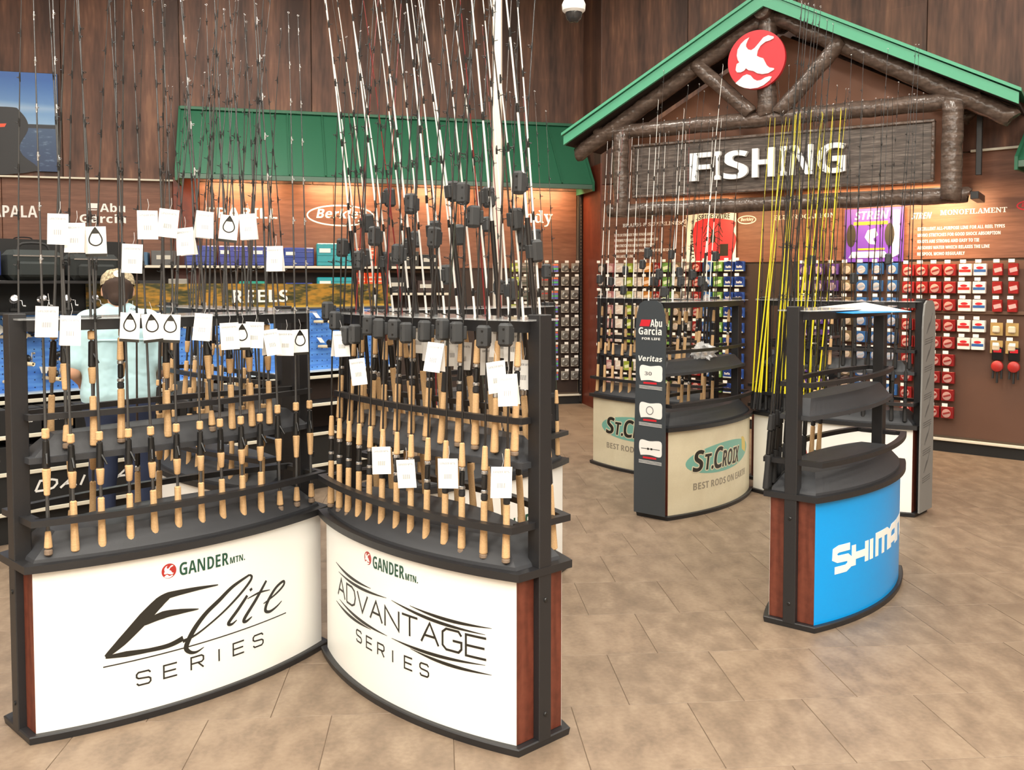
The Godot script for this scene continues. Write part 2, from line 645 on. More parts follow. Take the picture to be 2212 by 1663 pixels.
func build_shell():
	var s := st()
	box(s, Vector3(0, -0.153, -4), Vector3(21, 0.3, 22))
	var fl := structure("floor", s, M.floor_joint)
	var turn := -0.078
	var spots := []
	for i in range(-26, 27):
		for j in range(-30, 12):
			var c := Vector2((i + 0.5 * (j & 1)) * 0.47 + 0.285, j * 0.512 - 0.31).rotated(turn)
			if absf(c.x) > 10 or c.y > 6.5 or c.y < -14.2:
				continue
			spots.append(c)
	spots.sort_custom(func(a, b): return a.length() < b.length())
	var tiles := []
	for k in 4:
		tiles.append(boxmesh(Vector3(0.4675, 0.006, 0.5095), 0.0012))
	var rest := st()
	var n := 0
	for c in spots:
		var p := Vector3(c.x, -0.003, c.y)
		if n < 280 and in_frame(p) and c.y > -9.5:
			var o := part("floor_tile", tiles[n % 4], M["floor_%d" % rng.randi_range(0, 3)], fl)
			o.position = p
			o.rotation.y = -turn
			n += 1
		else:
			box(rest, Vector3.ZERO, Vector3(0.4675, 0.006, 0.5095), 0.0, Transform3D(Basis(UP, -turn), p))
	part("tile_field", rest, M.floor_far, fl).set_meta("kind", "stuff")

	s = st()
	box(s, Vector3(0, 6.1, -4), Vector3(21, 0.3, 22))
	structure("ceiling", s, mat_plain("ceiling_white", c3(196, 190, 180), 0.8))
	var beige := mat_plain("far_wall", c3(150, 132, 114), 0.8)
	s = st()
	box(s, Vector3(-10.1, 3, -4), Vector3(0.3, 6.4, 22))
	structure("wall_left", s, beige)
	s = st()
	box(s, Vector3(10.1, 3, -4), Vector3(0.3, 6.4, 22))
	structure("wall_right", s, beige)
	s = st()
	box(s, Vector3(0, 3, 6.8), Vector3(20.4, 6.4, 0.3))
	structure("wall_front", s, mat_plain("front_wall", c3(214, 208, 198), 0.8))

	# the wall with the long awning
	var wa := framed("wall_back", frame_a)
	s = st()
	box(s, Vector3(-4.7, 3.0, -0.2), Vector3(12.2, 6.2, 0.3))
	part("core", s, beige, wa)
	wood_panels(wa, [-9.9, -8.4, -7.0, -5.62, -4.27, -2.665, -1.3, 0.1, 1.12], 2.96, 6.0)
	for r in [[-9.9, -8.2], [-8.2, -6.3], [-6.3, -4.37], [-4.06, -2.4], [-2.4, -0.75], [-0.75, 0.93]]:
		s = st()
		box(s, Vector3((r[0] + r[1]) / 2, 2.42, -0.02), Vector3(r[1] - r[0] - 0.006, 1.06, 0.04), 0.003)
		part("header_panel", s, M.panel_wood, wa)
	s = st()
	box(s, Vector3(-4.215, 1.5, 0.0), Vector3(0.3, 3.0, 0.14), 0.006)
	part("pilaster", s, M.red_wood, wa)
	s = st()
	box(s, Vector3(-7.1, 2.955, 0.02), Vector3(5.5, 0.02, 0.1))
	part("light_trim", s, M.strip_white, wa)
	s = st()
	box(s, Vector3(-4.5, 0.98, -0.03), Vector3(10.9, 1.84, 0.04))
	part("back_panel", s, mat_plain("dark_panel", c3(48, 35, 29), 0.6), wa)
	s = st()
	box(s, Vector3(0.985, 1.5, 0.0), Vector3(0.035, 2.95, 0.06), 0.003)
	part("slotted_upright", s, M.black_metal, wa)
	s = st()
	for k in 58:
		box(s, Vector3(0.985, 0.2 + k * 0.045, 0.031), Vector3(0.009, 0.022, 0.002))
	part("upright_slots", s, mat_plain("slot_dark", c3(118, 104, 88), 0.6), wa).set_meta("kind", "stuff")
	base_deck(wa, -9.9, 1.0)

	var wr := framed("wall_side", frame_r)
	s = st()
	box(s, Vector3(7.6, 3.0, -0.2), Vector3(12.0, 6.2, 0.3))
	part("core", s, beige, wr)
	wood_panels(wr, [1.6, 2.9, 4.3, 5.7, 7.0, 8.4, 9.9, 11.4, 13.0], 2.97, 6.0)
	for r in [[1.6, 2.82], [2.82, 4.86], [4.86, 6.9], [6.9, 9.0], [9.0, 13.0]]:
		s = st()
		box(s, Vector3((r[0] + r[1]) / 2, 2.44, -0.02), Vector3(r[1] - r[0] - 0.006, 1.03, 0.04), 0.003)
		part("header_panel", s, M.panel_wood, wr)
		s = st()
		box(s, Vector3((r[0] + r[1]) / 2, 1.02, -0.02), Vector3(r[1] - r[0] - 0.006, 1.76, 0.04), 0.003)
		part("peg_panel", s, M.dark_panel if r[0] < 4.8 else mat_plain("brown_panel", c3(92, 64, 50), 0.6), wr)
	s = st()
	box(s, Vector3(9.2, 2.965, 0.015), Vector3(6.1, 0.022, 0.05))
	part("light_trim", s, M.strip_white, wr)
	s = st()
	box(s, Vector3(7.5, 1.4, 0.012), Vector3(3.6, 0.035, 0.03), 0.004)
	part("rail", s, mat_plain("rail_brown", c3(110, 84, 68), 0.45), wr)
	base_deck(wr, 1.6, 13.0)

	# the return between the two walls: red-brown below, wall wood above
	s = st()
	var foot := [Vector2(0.985, 13.19), Vector2(1.155, 12.36), Vector2(1.5, 12.2), Vector2(1.75, 13.3)]
	prism(s, foot, 0.0, 3.25, Transform3D(Basis(Vector3.RIGHT, Vector3.FORWARD, UP), Vector3.ZERO))
	var col := structure("trim_1", s, M.red_wood)
	col.set_meta("label", "red brown wood return in the corner between the two walls")
	s = st()
	prism(s, foot, 3.25, 6.0, Transform3D(Basis(Vector3.RIGHT, Vector3.FORWARD, UP), Vector3.ZERO))
	part("upper_panel", s, M.wall_wood, col)
	s = st()
	box(s, Vector3(1.04, 1.5, 0.0), Vector3(0.03, 2.9, 0.05), 0.003)
	part("edge_strip", s, mat_plain("edge_strip", c3(128, 84, 66), 0.5), wa)

	wall_print(wa, wr)


func wood_panels(parent: Node3D, seams: Array, h0: float, h1: float):
	for i in seams.size() - 1:
		var w: float = seams[i + 1] - seams[i] - 0.008
		var o := part("wall_panel", boxmesh(Vector3(w, h1 - h0, 0.03), 0.003), M.wall_wood, parent)
		o.position = Vector3((seams[i] + seams[i + 1]) / 2, (h0 + h1) / 2, -0.015)


func base_deck(parent: Node3D, a0: float, a1: float):
	var s := st()
	box(s, Vector3((a0 + a1) / 2, 0.055, -0.01), Vector3(a1 - a0, 0.11, 0.03))
	part("kick_board", s, M.kick_black, parent)
	s = st()
	box(s, Vector3((a0 + a1) / 2, 0.126, 0.005), Vector3(a1 - a0, 0.028, 0.05), 0.004)
	part("base_strip", s, M.strip_white, parent)
	s = st()
	box(s, Vector3((a0 + a1) / 2, 0.152, -0.005), Vector3(a1 - a0, 0.02, 0.03))
	part("base_ledge", s, mat_plain("ledge", c3(78, 66, 54), 0.5), parent)


func print_on(parent: Node3D, called: String, s: SurfaceTool, m: Material, z := 0.0):
	var o := part(called, s, m, parent)
	o.position.z = z
	return o


func wall_print(wa: Node3D, wr: Node3D):
	var w: Material = M.white_flat
	var s := st()
	text_into(s, "RAPALA", true, -6.5, 2.475, 0.585, 0.14)
	print_on(wa, "lettering", s, w, 0.001)
	s = st()
	text_into(s, "Abu", true, -5.215, 2.556, 0.29, 0.108)
	text_into(s, "Garcia", true, -5.445, 2.423, 0.525, 0.108)
	for r in [[-5.37, 2.60, 0.15, 0.06], [-5.37, 2.575, 0.13, 0.012]]:
		prism(s, [Vector2(r[0] + 0.01, r[1]), Vector2(r[0] + r[2] - 0.015, r[1]), Vector2(r[0] + r[2], r[1] + r[3]), Vector2(r[0] + 0.01, r[1] + r[3])], 0, 0.0012)
	print_on(wa, "lettering", s, w, 0.001)
	s = st()
	text_into(s, "FRABILL", true, -3.97, 2.51, 0.86, 0.13)
	print_on(wa, "lettering", s, w, 0.001)
	s = st()
	oval_ring(s, -2.31, 2.566, 0.425, 0.13, 0.018)
	text_into(s, "Berkley", true, -2.63, 2.49, 0.63, 0.165, 0, 0.0012, 0, 0.22)
	print_on(wa, "lettering", s, w, 0.001)
	s = st()
	text_into(s, "Lindy", true, -0.04, 2.465, 0.62, 0.225, 0, 0.0012, 0, 0, Transform3D.IDENTITY, "Droid Serif")
	ribbon(s, smooth_line([Vector2(-0.05, 2.475), Vector2(0.06, 2.488), Vector2(0.14, 2.462), Vector2(0.22, 2.488)]), 0.02)
	print_on(wa, "lettering", s, w, 0.001)

	s = st()
	text_into(s, "BRAIDS & SUPERLINES", true, 1.95, 2.40, 0.88, 0.045, 0, 0.0012, 0, 0, Transform3D.IDENTITY, "Droid Serif")
	var lines := ["UP TO 3X STRONGER THAN MONOFILAMENT", "EXTREMELY STRONG FOR LANDING HEAVY FISH", "LOW STRETCH FOR ULTIMATE SENSITIVITY", "THIN DIAMETER ALLOWS LONGER CASTS & MORE LINE CAPACITY", "LONG LASTING LINE"]
	for i in 5:
		text_into(s, lines[i], true, 1.82, 2.285 - i * 0.068, 0.0174 * lines[i].length(), 0.034)
	text_into(s, "FLUOROCARBON", true, 4.06, 2.395, 0.72, 0.05, 0, 0.0012, 0, 0, Transform3D.IDENTITY, "Droid Serif")
	text_into(s, "STREN", true, 5.585, 2.335, 0.185, 0.062, 0, 0.0012, 0, 0.25)
	text_into(s, "MONOFILAMENT", true, 5.866, 2.362, 0.612, 0.048, 0, 0.0012, 0, 0, Transform3D.IDENTITY, "Droid Serif")
	lines = ["EXCELLENT ALL-PURPOSE LINE FOR ALL REEL TYPES", "MONO STRETCHES FOR GOOD SHOCK ABSORPTION", "KNOTS ARE STRONG AND EASY TO TIE", "ABSORBS WATER WHICH RELAXES THE LINE", "RE-SPOOL MONO REGULARLY"]
	var widths := [0.812, 0.775, 0.585, 0.68, 0.455]
	var dots := st()
	for i in 5:
		text_into(s, lines[i], true, 5.65, 2.216 - i * 0.063, widths[i], 0.032)
		prism(dots, ellipse(5.63, 2.232 - i * 0.063, 0.006, 0.006, 8), 0, 0.0012)
	print_on(wr, "lettering", s, w, 0.001)
	print_on(wr, "bullet_points", dots, M.emblem_red, 0.001)
	for x in [3.60, 2.83, 6.56]:
		s = st()
		text_into(s, "Berkley", true, x + 0.04, 2.39, 0.16, 0.05, 0, 0.0012, 0, 0.2)
		oval_ring(s, x + 0.12, 2.415, 0.115, 0.044, 0.012)
		print_on(wr, "lettering", s, w if x < 6 else M.sign_red, 0.001)


func oval_ring(s: SurfaceTool, cx: float, cy: float, rx: float, ry: float, w: float, R := 0.0):
	var pts := ellipse(cx, cy, rx, ry, 40)
	pts.append(pts[0])
	ribbon(s, pts, w, R)


# ---------------------------------------------------------------- log gable and awnings

func log_piece(parent: Node3D, a: Vector3, b: Vector3, r: float, called := "log"):
	var s := st()
	var pts := []
	var rad := []
	var n := int(a.distance_to(b) / 0.09) + 3
	for i in n:
		var t := float(i) / (n - 1)
		var p := a.lerp(b, t)
		p += Vector3(rng.randf_range(-1, 1), rng.randf_range(-1, 1), 0) * 0.006
		pts.append(p)
		rad.append(r * (1.0 + rng.randf_range(-0.025, 0.025)))
	pts.push_front(a + (a - b).normalized() * 0.012)
	rad.push_front(r * 0.86)
	pts.append(b + (b - a).normalized() * 0.012)
	rad.append(r * 0.86)
	tube(s, pts, rad, 14)
	return part(called, s, M.log_bark, parent)


func build_gable():
	var g := thing("log_gable", "big log framed gable sign with green metal roof edge above the packaged line wall", "gable sign")
	g.transform = frame_l
	var z := 0.0
	for q in [[-3.56, 2.495, 0.10, 2.495, 0.074, 0.0], [-3.72, 3.365, 0.2, 3.365, 0.082, 0.0], [-3.385, 2.44, -3.385, 3.33, 0.084, 0.07], [-0.025, 2.46, -0.025, 3.34, 0.092, 0.07],
		[-1.77, 3.40, -1.77, 4.42, 0.096, 0.02], [-2.53, 4.0, -1.93, 3.43, 0.076, 0.05], [-1.03, 4.04, -1.63, 3.41, 0.076, 0.05],
		[-1.83, 4.38, -3.96, 3.165, 0.088, 0.0], [-1.68, 4.38, 0.45, 3.165, 0.088, 0.0], [-1.8, 4.24, -3.5, 3.28, 0.075, -0.55], [-1.7, 4.24, 0.05, 3.28, 0.075, -0.55]]:
		log_piece(g, Vector3(q[0], q[1], q[5]), Vector3(q[2], q[3], q[5]), q[4])
	log_piece(g, Vector3(-1.79, 4.435, 0.16), Vector3(-1.79, 4.435, -0.55), 0.1, "ridge_log")
	for k in [-1, 1]:
		var p0 := Vector2(-1.755, 4.505)
		var p1 := Vector2(-1.755 + 2.275 * k, 3.297)
		var d := (p1 - p0).normalized()
		var nrm := Vector2(-d.y, d.x) * (1.0 if k < 0 else -1.0) * -1.0
		var s := st()
		prism(s, [p0 + Vector2(0, 0.062), p0 - Vector2(0, 0.062), p1 - Vector2(0, 0.05), p1 + Vector2(0, 0.05)], 0.19, 0.225)
		part("fascia", s, M.green_bright, g)
		s = st()
		prism(s, [p0 + Vector2(0, 0.10), p0 + Vector2(0, 0.066), p1 + Vector2(0.02 * k, 0.054), p1 + Vector2(0.02 * k, 0.084)], -0.7, 0.245)
		part("roof_panel", s, M.green_bright, g)
		s = st()
		prism(s, [p0 - Vector2(0, 0.02), p0 - Vector2(0, 0.05), p1 - Vector2(0, 0.05), p1 - Vector2(0, 0.02)], -0.7, 0.18)
		part("soffit", s, mat_plain("soffit_dark", c3(44, 34, 30), 0.7), g)
	var back := st()
	prism(back, [Vector2(-3.5, 2.56), Vector2(-0.0, 2.56), Vector2(-0.0, 3.36), Vector2(-1.755, 4.3), Vector2(-3.5, 3.36)], -0.46, -0.44)
	part("back_panel", back, mat_plain("gable_back", c3(150, 104, 80), 0.5), g)
	var b := st()
	box(b, Vector3(-1.737, 2.925, -0.06), Vector3(3.1, 0.575, 0.05), 0.006)
	var board := part("sign_board", b, M.board_wood, g)
	b = st()
	for e in [[-1.737, 3.205, 3.1, 0.03], [-1.737, 2.645, 3.1, 0.03], [-3.275, 2.925, 0.03, 0.53], [-0.2, 2.925, 0.03, 0.53]]:
		box(b, Vector3(e[0], e[1], -0.03), Vector3(e[2], e[3], 0.04), 0.006)
	part("board_rim", b, M.log_bark, board)
	var xs := [[-2.593, 0.235, "F"], [-2.318, 0.062, "I"], [-2.222, 0.262, "S"], [-1.915, 0.228, "H"], [-1.625, 0.062, "I"], [-1.527, 0.228, "N"], [-1.252, 0.268, "G"]]
	for q in xs:
		b = st()
		text_into(b, q[2], true, q[0], 2.772 - (0.004 if q[2] in ["S", "G"] else 0.0), q[1], 0.296, 0.0, 0.05)
		var o := part("letter", b, mat_plain("letter_white", c3(244, 244, 242), 0.35), board)
		o.position.z = -0.02
	b = st()
	prism(b, ellipse(0, 0, 0.294, 0.294, 48), 0.0, 0.045)
	var disc := part("round_emblem", b, M.sign_red, g, "round red sign with a white flying goose")
	disc.position = Vector3(-1.835, 3.933, 0.13)
	part("goose", goose_mesh(0.294, 0.012), M.letter_white, disc).position = Vector3(0, 0, 0.045)
	b = st()
	box(b, Vector3(0.17, 2.485, -0.18), Vector3(0.07, 0.07, 0.5), 0.004)
	box(b, Vector3(0.16, 3.0, -0.3), Vector3(0.05, 0.6, 0.06), 0.004)
	box(b, Vector3(-3.45, 2.485, -0.45), Vector3(0.06, 0.06, 0.9), 0.004)
	part("wall_bracket", b, M.black_metal, g)
	for q in [[-2.7, 0.9], [-1.0, 0.9], [-0.3, 0.5]]:
		strip_lamp(frame_l * Vector3(q[0], 2.56, -0.22), frame_l.basis, q[1], 3.0, "the log gable sign")


var goose_pts := [455, 568, 400, 590, 340, 640, 295, 710, 285, 790, 300, 850, 322, 885, 285, 903, 275, 950, 272, 985, 290, 1015, 340, 1022, 390, 1005, 412, 975, 450, 1005, 520, 1025, 570, 1060, 640, 1080, 720, 1078,
	770, 1055, 800, 1040, 798, 1020, 740, 1005, 700, 970, 680, 930, 650, 870, 600, 850, 562, 825, 575, 760, 610, 700, 680, 655, 740, 645, 790, 625, 788, 600, 755, 588, 715, 573, 650, 595, 590, 660, 530, 720, 485, 742, 440, 725, 412, 685, 412, 655, 430, 610]
var hill_pts := [270, 1160, 330, 1115, 375, 1075, 430, 1058, 480, 1080, 520, 1130, 570, 1160, 620, 1160, 680, 1130, 740, 1120, 772, 1130, 740, 1175, 660, 1230, 580, 1255, 480, 1258, 390, 1235, 320, 1200]


func goose_into(s: SurfaceTool, r: float, cx: float, cy: float, z0: float, z1: float, R := 0.0):
	for src in [goose_pts, hill_pts]:
		var poly := []
		for i in range(0, src.size(), 2):
			poly.append(Vector2((src[i] - 550.0) / 395.0 * r + cx, (875.0 - src[i + 1]) / 395.0 * r + cy))
		prism(s, poly, z0, z1, Transform3D.IDENTITY, R, false)


func goose_mesh(r: float, depth: float) -> ArrayMesh:
	var s := st()
	goose_into(s, r, 0, 0, 0, depth)
	return done(s)


func strip_lamp(at: Vector3, b: Basis, w: float, energy: float, where: String):
	var t := thing("strip_lamp", "slim warm strip lamp tucked under " + where, "lamp", Vector3.ZERO, 0.0, "warm strip lamps under " + where)
	t.transform = Transform3D(b, at)
	var s := st()
	box(s, Vector3(0, 0.02, 0), Vector3(w, 0.03, 0.06), 0.004)
	part("housing", s, M.white_flat, t)
	s = st()
	box(s, Vector3(0, 0, 0), Vector3(w - 0.04, 0.014, 0.04))
	var m := mat_plain("warm_tube", Color(0.9, 0.85, 0.75), 0.5)
	m.emission_enabled = true
	m.emission = Color(1.0, 0.72, 0.42)
	m.emission_energy_multiplier = 2.0
	part("lamp_tube", s, m, t)
	var a := AreaLight3D.new()
	a.name = "warm_lamp"
	a.area_size = Vector2(w - 0.05, 0.04)
	a.light_color = Color(1.0, 0.82, 0.62)
	a.light_energy = energy
	a.area_range = 20.0
	a.shadow_enabled = true
	# faces down and towards the wall
	var down := (b * Vector3(0, -1.0, -0.55)).normalized()
	var x := b.x
	a.transform = Transform3D(Basis(x, (-down).cross(x), -down), at + down * 0.015)
	add_child(a, true)


func awning(label: String, f: Transform3D, a0: float, a1: float, h_low: float, h_top: float, out: float, seams: Array):
	var g := thing("awning", label, "awning")
	g.transform = f
	var lo := Vector3(0, h_low, out)
	var hi := Vector3(0, h_top, 0.02)
	var nrm := Vector3(0, out, h_top - h_low).normalized()
	for i in seams.size() - 1:
		var s := st()
		var p := [Vector3(seams[i], 0, 0), Vector3(seams[i + 1], 0, 0)]
		var dn := nrm * -0.02
		quad(s, p[0] + lo, p[1] + lo, p[1] + hi, p[0] + hi)
		quad(s, p[1] + lo + dn, p[0] + lo + dn, p[0] + hi + dn, p[1] + hi + dn)
		quad(s, p[0] + lo + dn, p[1] + lo + dn, p[1] + lo, p[0] + lo)
		part("roof_panel", s, M.green_metal, g)
		s = st()
		var q := Vector3(seams[i + 1], 0, 0)
		var w := Vector3(0.007, 0, 0)
		for k in [-1, 1]:
			pass
		quad(s, q - w + lo + nrm * 0.022, q + w + lo + nrm * 0.022, q + w + hi + nrm * 0.022, q - w + hi + nrm * 0.022)
		quad(s, q - w + lo, q - w + lo + nrm * 0.022, q - w + hi + nrm * 0.022, q - w + hi)
		quad(s, q + w + lo + nrm * 0.022, q + w + lo, q + w + hi, q + w + hi + nrm * 0.022)
		quad(s, q - w + lo, q + w + lo, q + w + lo + nrm * 0.022, q - w + lo + nrm * 0.022)
		part("standing_seam", s, M.green_metal, g)
	var e := st()
	box(e, Vector3((a0 + a1) / 2, h_low - 0.035, out - 0.01), Vector3(a1 - a0, 0.06, 0.03), 0.004)
	part("valance", e, mat_plain("green_lip", c3(86, 112, 98), 0.5), g)
	e = st()
	box(e, Vector3((a0 + a1) / 2, h_top + 0.01, 0.03), Vector3(a1 - a0, 0.04, 0.06), 0.004)
	part("top_flashing", e, M.green_metal, g)
	for a in [a0, a1]:
		e = st()
		prism(e, [Vector2(-out - 0.02, h_low - 0.09), Vector2(-out - 0.02, h_low + 0.03), Vector2(-0.02, h_top + 0.03), Vector2(-0.02, h_top - 0.03), Vector2(-0.05, h_low - 0.09)], a - 0.014, a + 0.014, Transform3D(Basis(Vector3.FORWARD, UP, Vector3.RIGHT), Vector3.ZERO))
		part("end_board", e, M.green_metal, g)


func build_awnings():
	var seams := []
	for i in 13:
		seams.append(lerpf(-4.27, 0.92, i / 12.0))
	awning("long green metal awning above the shelves on the back wall", frame_a, -4.27, 0.92, 2.985, 3.85, 0.7, seams)
	for x in [-3.55, -2.3, -1.0, 0.35]:
		strip_lamp(frame_a * Vector3(x, 2.985, 0.3), frame_a.basis, 0.9, 2.2, "the long green awning")
	awning("green metal awning just entering at the right edge of the photo", frame_r, 6.66, 9.2, 2.80, 3.15, 0.4, [6.66, 7.1, 7.6, 8.1, 8.6, 9.2])


# ---------------------------------------------------------------- rod racks

func arcz(x: float, X: float, te: float, sag: float) -> float:
	var R := (X * X + sag * sag) / (2.0 * sag)
	return te + sqrt(maxf(R * R - x * x, 0.0)) - (R - sag)


func lens(te: float, sag: float, ext: float, n := 26) -> Array:     # the rack's outline seen from above, as Vector2(x, z)
	var X := L / 2.0 + ext
	var out := []
	for i in n + 1:
		var x := -X + 2.0 * X * i / n
		out.append(Vector2(x, arcz(x, X, te, sag)))
	for i in n + 1:
		var x := X - 2.0 * X * i / n
		out.append(Vector2(x, -arcz(x, X, te, sag)))
	return out


func at_y(p: Vector2, y: float) -> Vector3:
	return Vector3(p.x, y, p.y)


func slab(s: SurfaceTool, o: Array, y0: float, y1: float):
	loft(s, o, y0, o, y1)
	cap_top(s, o, y1)
	for i in o.size():
		tri(s, Vector3(0, y0, 0), at_y(o[(i + 1) % o.size()], y0), at_y(o[i], y0))


func cap_top(s: SurfaceTool, o: Array, y: float):
	for i in o.size():
		tri(s, Vector3(0, y, 0), at_y(o[i], y), at_y(o[(i + 1) % o.size()], y))


func loft(s: SurfaceTool, a: Array, ya: float, b: Array, yb: float):
	for i in a.size():
		var k := (i + 1) % a.size()
		quad(s, at_y(a[i], ya), at_y(a[k], ya), at_y(b[k], yb), at_y(b[i], yb))


func hoop(s: SurfaceTool, o: Array, q: Array, y0: float, y1: float):    # a flat bar that follows the outline
	loft(s, o, y0, o, y1)
	for i in o.size():
		var k := (i + 1) % o.size()
		quad(s, at_y(o[i], y1), at_y(o[k], y1), at_y(q[k], y1), at_y(q[i], y1))
		quad(s, at_y(q[i], y0), at_y(q[k], y0), at_y(o[k], y0), at_y(o[i], y0))
		quad(s, at_y(q[i], y1), at_y(q[k], y1), at_y(q[k], y0), at_y(q[i], y0))


func rack_meshes() -> Dictionary:
	if mesh_store.has("rack"):
		return mesh_store.rack
	var d := {}
	var s := st()
	loft(s, lens(0.128, 0.128, 0.026), 0.0, lens(0.132, 0.128, 0.03), 0.026)
	loft(s, lens(0.132, 0.128, 0.03), 0.026, lens(0.128, 0.128, 0.026), 0.03)
	cap_top(s, lens(0.128, 0.128, 0.026), 0.03)
	d.base_plate = done(s)
	s = st()
	slab(s, lens(0.136, 0.127, 0.034), 0.632, 0.66)
	d.counter_rim = done(s)
	s = st()
	loft(s, lens(0.112, 0.122, -0.005), 0.66, lens(0.112, 0.122, -0.01), 0.672)
	loft(s, lens(0.112, 0.122, -0.01), 0.672, lens(0.07, 0.095, -0.1), 0.755)
	cap_top(s, lens(0.07, 0.095, -0.1), 0.755)
	d.lower_tray = done(s)
	s = st()
	hoop(s, lens(0.15, 0.092, 0.012), lens(0.122, 0.088, -0.014), 0.80, 0.824)
	box(s, Vector3(-L / 2 + 0.02, 0.812, 0), Vector3(0.03, 0.02, 0.2))
	box(s, Vector3(L / 2 - 0.02, 0.812, 0), Vector3(0.03, 0.02, 0.2))
	d.lower_bar = done(s)
	s = st()
	slab(s, lens(0.076, 0.07, -0.012), 1.018, 1.04)
	loft(s, lens(0.064, 0.066, -0.035), 1.04, lens(0.035, 0.045, -0.12), 1.115)
	cap_top(s, lens(0.035, 0.045, -0.12), 1.115)
	d.middle_tray = done(s)
	s = st()
	hoop(s, lens(0.078, 0.07, -0.012), lens(0.056, 0.066, -0.03), 1.178, 1.2)
	d.upper_bar = done(s)
	s = st()
	hoop(s, lens(0.062, 0.062, -0.02), lens(0.036, 0.058, -0.045), 1.505, 1.545)
	box(s, Vector3(0, 1.525, 0), Vector3(L - 0.06, 0.04, 0.04), 0.004)
	d.top_rail = done(s)
	s = st()
	slab(s, lens(0.082, 0.07, 0.015), 1.547, 1.553)
	d.top_plate = done(s)
	s = st()
	box(s, Vector3(0, 0.795, 0), Vector3(0.062, 1.55, 0.062), 0.003)
	d.post = done(s)
	s = st()
	for y in [0.12, 0.54]:
		lathe(s, [Vector2(0, -0.003), Vector2(0.009, -0.003), Vector2(0.009, 0.002), Vector2(0.006, 0.005), Vector2(0, 0.005)], 8, Transform3D(Basis(Vector3.UP, Vector3.LEFT, Vector3.BACK), Vector3(-0.031, y, 0)))
	d.bolts = done(s)
	s = st()
	box(s, Vector3(0, 0.331, 0), Vector3(0.016, 0.602, 0.084), 0.002)
	d.end_panel = done(s)
	# the curved printed panel: bulges towards +z, its own origin at the crown of the curve
	var X := L / 2.0
	var R := (X * X + 0.125 * 0.125) / 0.25
	s = st()
	var n := 30
	var fmax := asin(X / R)
	for i in n:
		var f0 := lerpf(-fmax, fmax, float(i) / n) * R
		var f1 := lerpf(-fmax, fmax, float(i + 1) / n) * R
		s.set_smooth_group(1)
		quad(s, bend(Vector2(f0, 0.03), 0, R), bend(Vector2(f1, 0.03), 0, R), bend(Vector2(f1, 0.633), 0, R), bend(Vector2(f0, 0.633), 0, R))
		s.set_smooth_group(2)
		quad(s, bend(Vector2(f1, 0.03), -0.006, R), bend(Vector2(f0, 0.03), -0.006, R), bend(Vector2(f0, 0.633), -0.006, R), bend(Vector2(f1, 0.633), -0.006, R))
	s.set_smooth_group(-1)
	for e in [-1.0, 1.0]:
		var f: float = fmax * R * e
		var q := [bend(Vector2(f, 0.03), -0.006, R), bend(Vector2(f, 0.03), 0, R), bend(Vector2(f, 0.633), 0, R), bend(Vector2(f, 0.633), -0.006, R)]
		if e > 0:
			q.reverse()
		quad(s, q[0], q[1], q[2], q[3])
	d.panel = done(s)
	d.R = R
	mesh_store.rack = d
	return d


func rack_place(x: float, z: float, a: float) -> Transform3D:      # near end at (x, z), the axis running off at angle a
	var ax := Vector3(sin(a), 0, -cos(a))
	return Transform3D(Basis(ax, UP, Vector3(cos(a), 0, sin(a))), Vector3(x, 0, z) + ax * L / 2.0)


func rack(label: String, T: Transform3D, front: String, back: String) -> Node3D:
	var d := rack_meshes()
	var g := thing("rod_rack", label, "rod rack")
	g.transform = T
	part("base_plate", d.base_plate, M.black_metal, g)
	part("counter_rim", d.counter_rim, M.black_metal, g)
	part("lower_tray", d.lower_tray, M.tray_plastic, g)
	part("lower_bar", d.lower_bar, M.black_metal, g)
	part("middle_tray", d.middle_tray, M.tray_plastic, g)
	part("upper_bar", d.upper_bar, M.black_metal, g)
	part("top_rail", d.top_rail, M.black_metal, g)
	part("top_plate", d.top_plate, M.clear_plastic, g, "clear plastic top plate")
	for e in [-1.0, 1.0]:
		var p := part("post", d.post, M.black_metal, g)
		p.position.x = e * (L / 2 + (0.0 if e < 0 else -0.02))
		var b := part("bolts", d.bolts, M.seat_black, p)
		if e > 0:
			b.rotation.y = PI
		for k in [-1.0, 1.0]:
			part("end_panel", d.end_panel, M.mahogany, g, "dark red wood end panel").position = Vector3(e * (L / 2 - 0.006), 0, k * 0.072)
	for k in [1, -1]:
		var what: String = front if k > 0 else back
		var m: Material = M.cream if what == "stcroix" else M.sky_blue if what == "shimano" else M.white_print
		var p := part("graphic_panel", d.panel, m, g)
		p.position.z = k * 0.24
		p.rotation.y = 0.0 if k > 0 else PI
		decorate(p, what, d.R)
	return g


func emblem_small(p: Node3D, cx: float, cy: float, r: float, R: float):
	var s := st()
	prism(s, ellipse(cx, cy, r, r, 32), 0, 0.001, Transform3D.IDENTITY, R, false)
	var e := part("emblem", s, M.emblem_red, p)
	s = st()
	goose_into(s, r * 0.96, cx, cy, 0.001, 0.0022, R)
	part("emblem_goose", s, M.white_print, p)
	e.set_meta("label", "round red goose emblem")


func store_name(p: Node3D, x: float, y: float, w: float, h: float, R: float):
	var s := st()
	text_into(s, "GANDER", true, x, y, w, h, 0, 0.0012, R)
	text_into(s, "MTN.", true, x + w + 0.007, y, w * 0.34, h * 0.52, 0, 0.0012, R)
	part("lettering", s, M.letter_green, p)


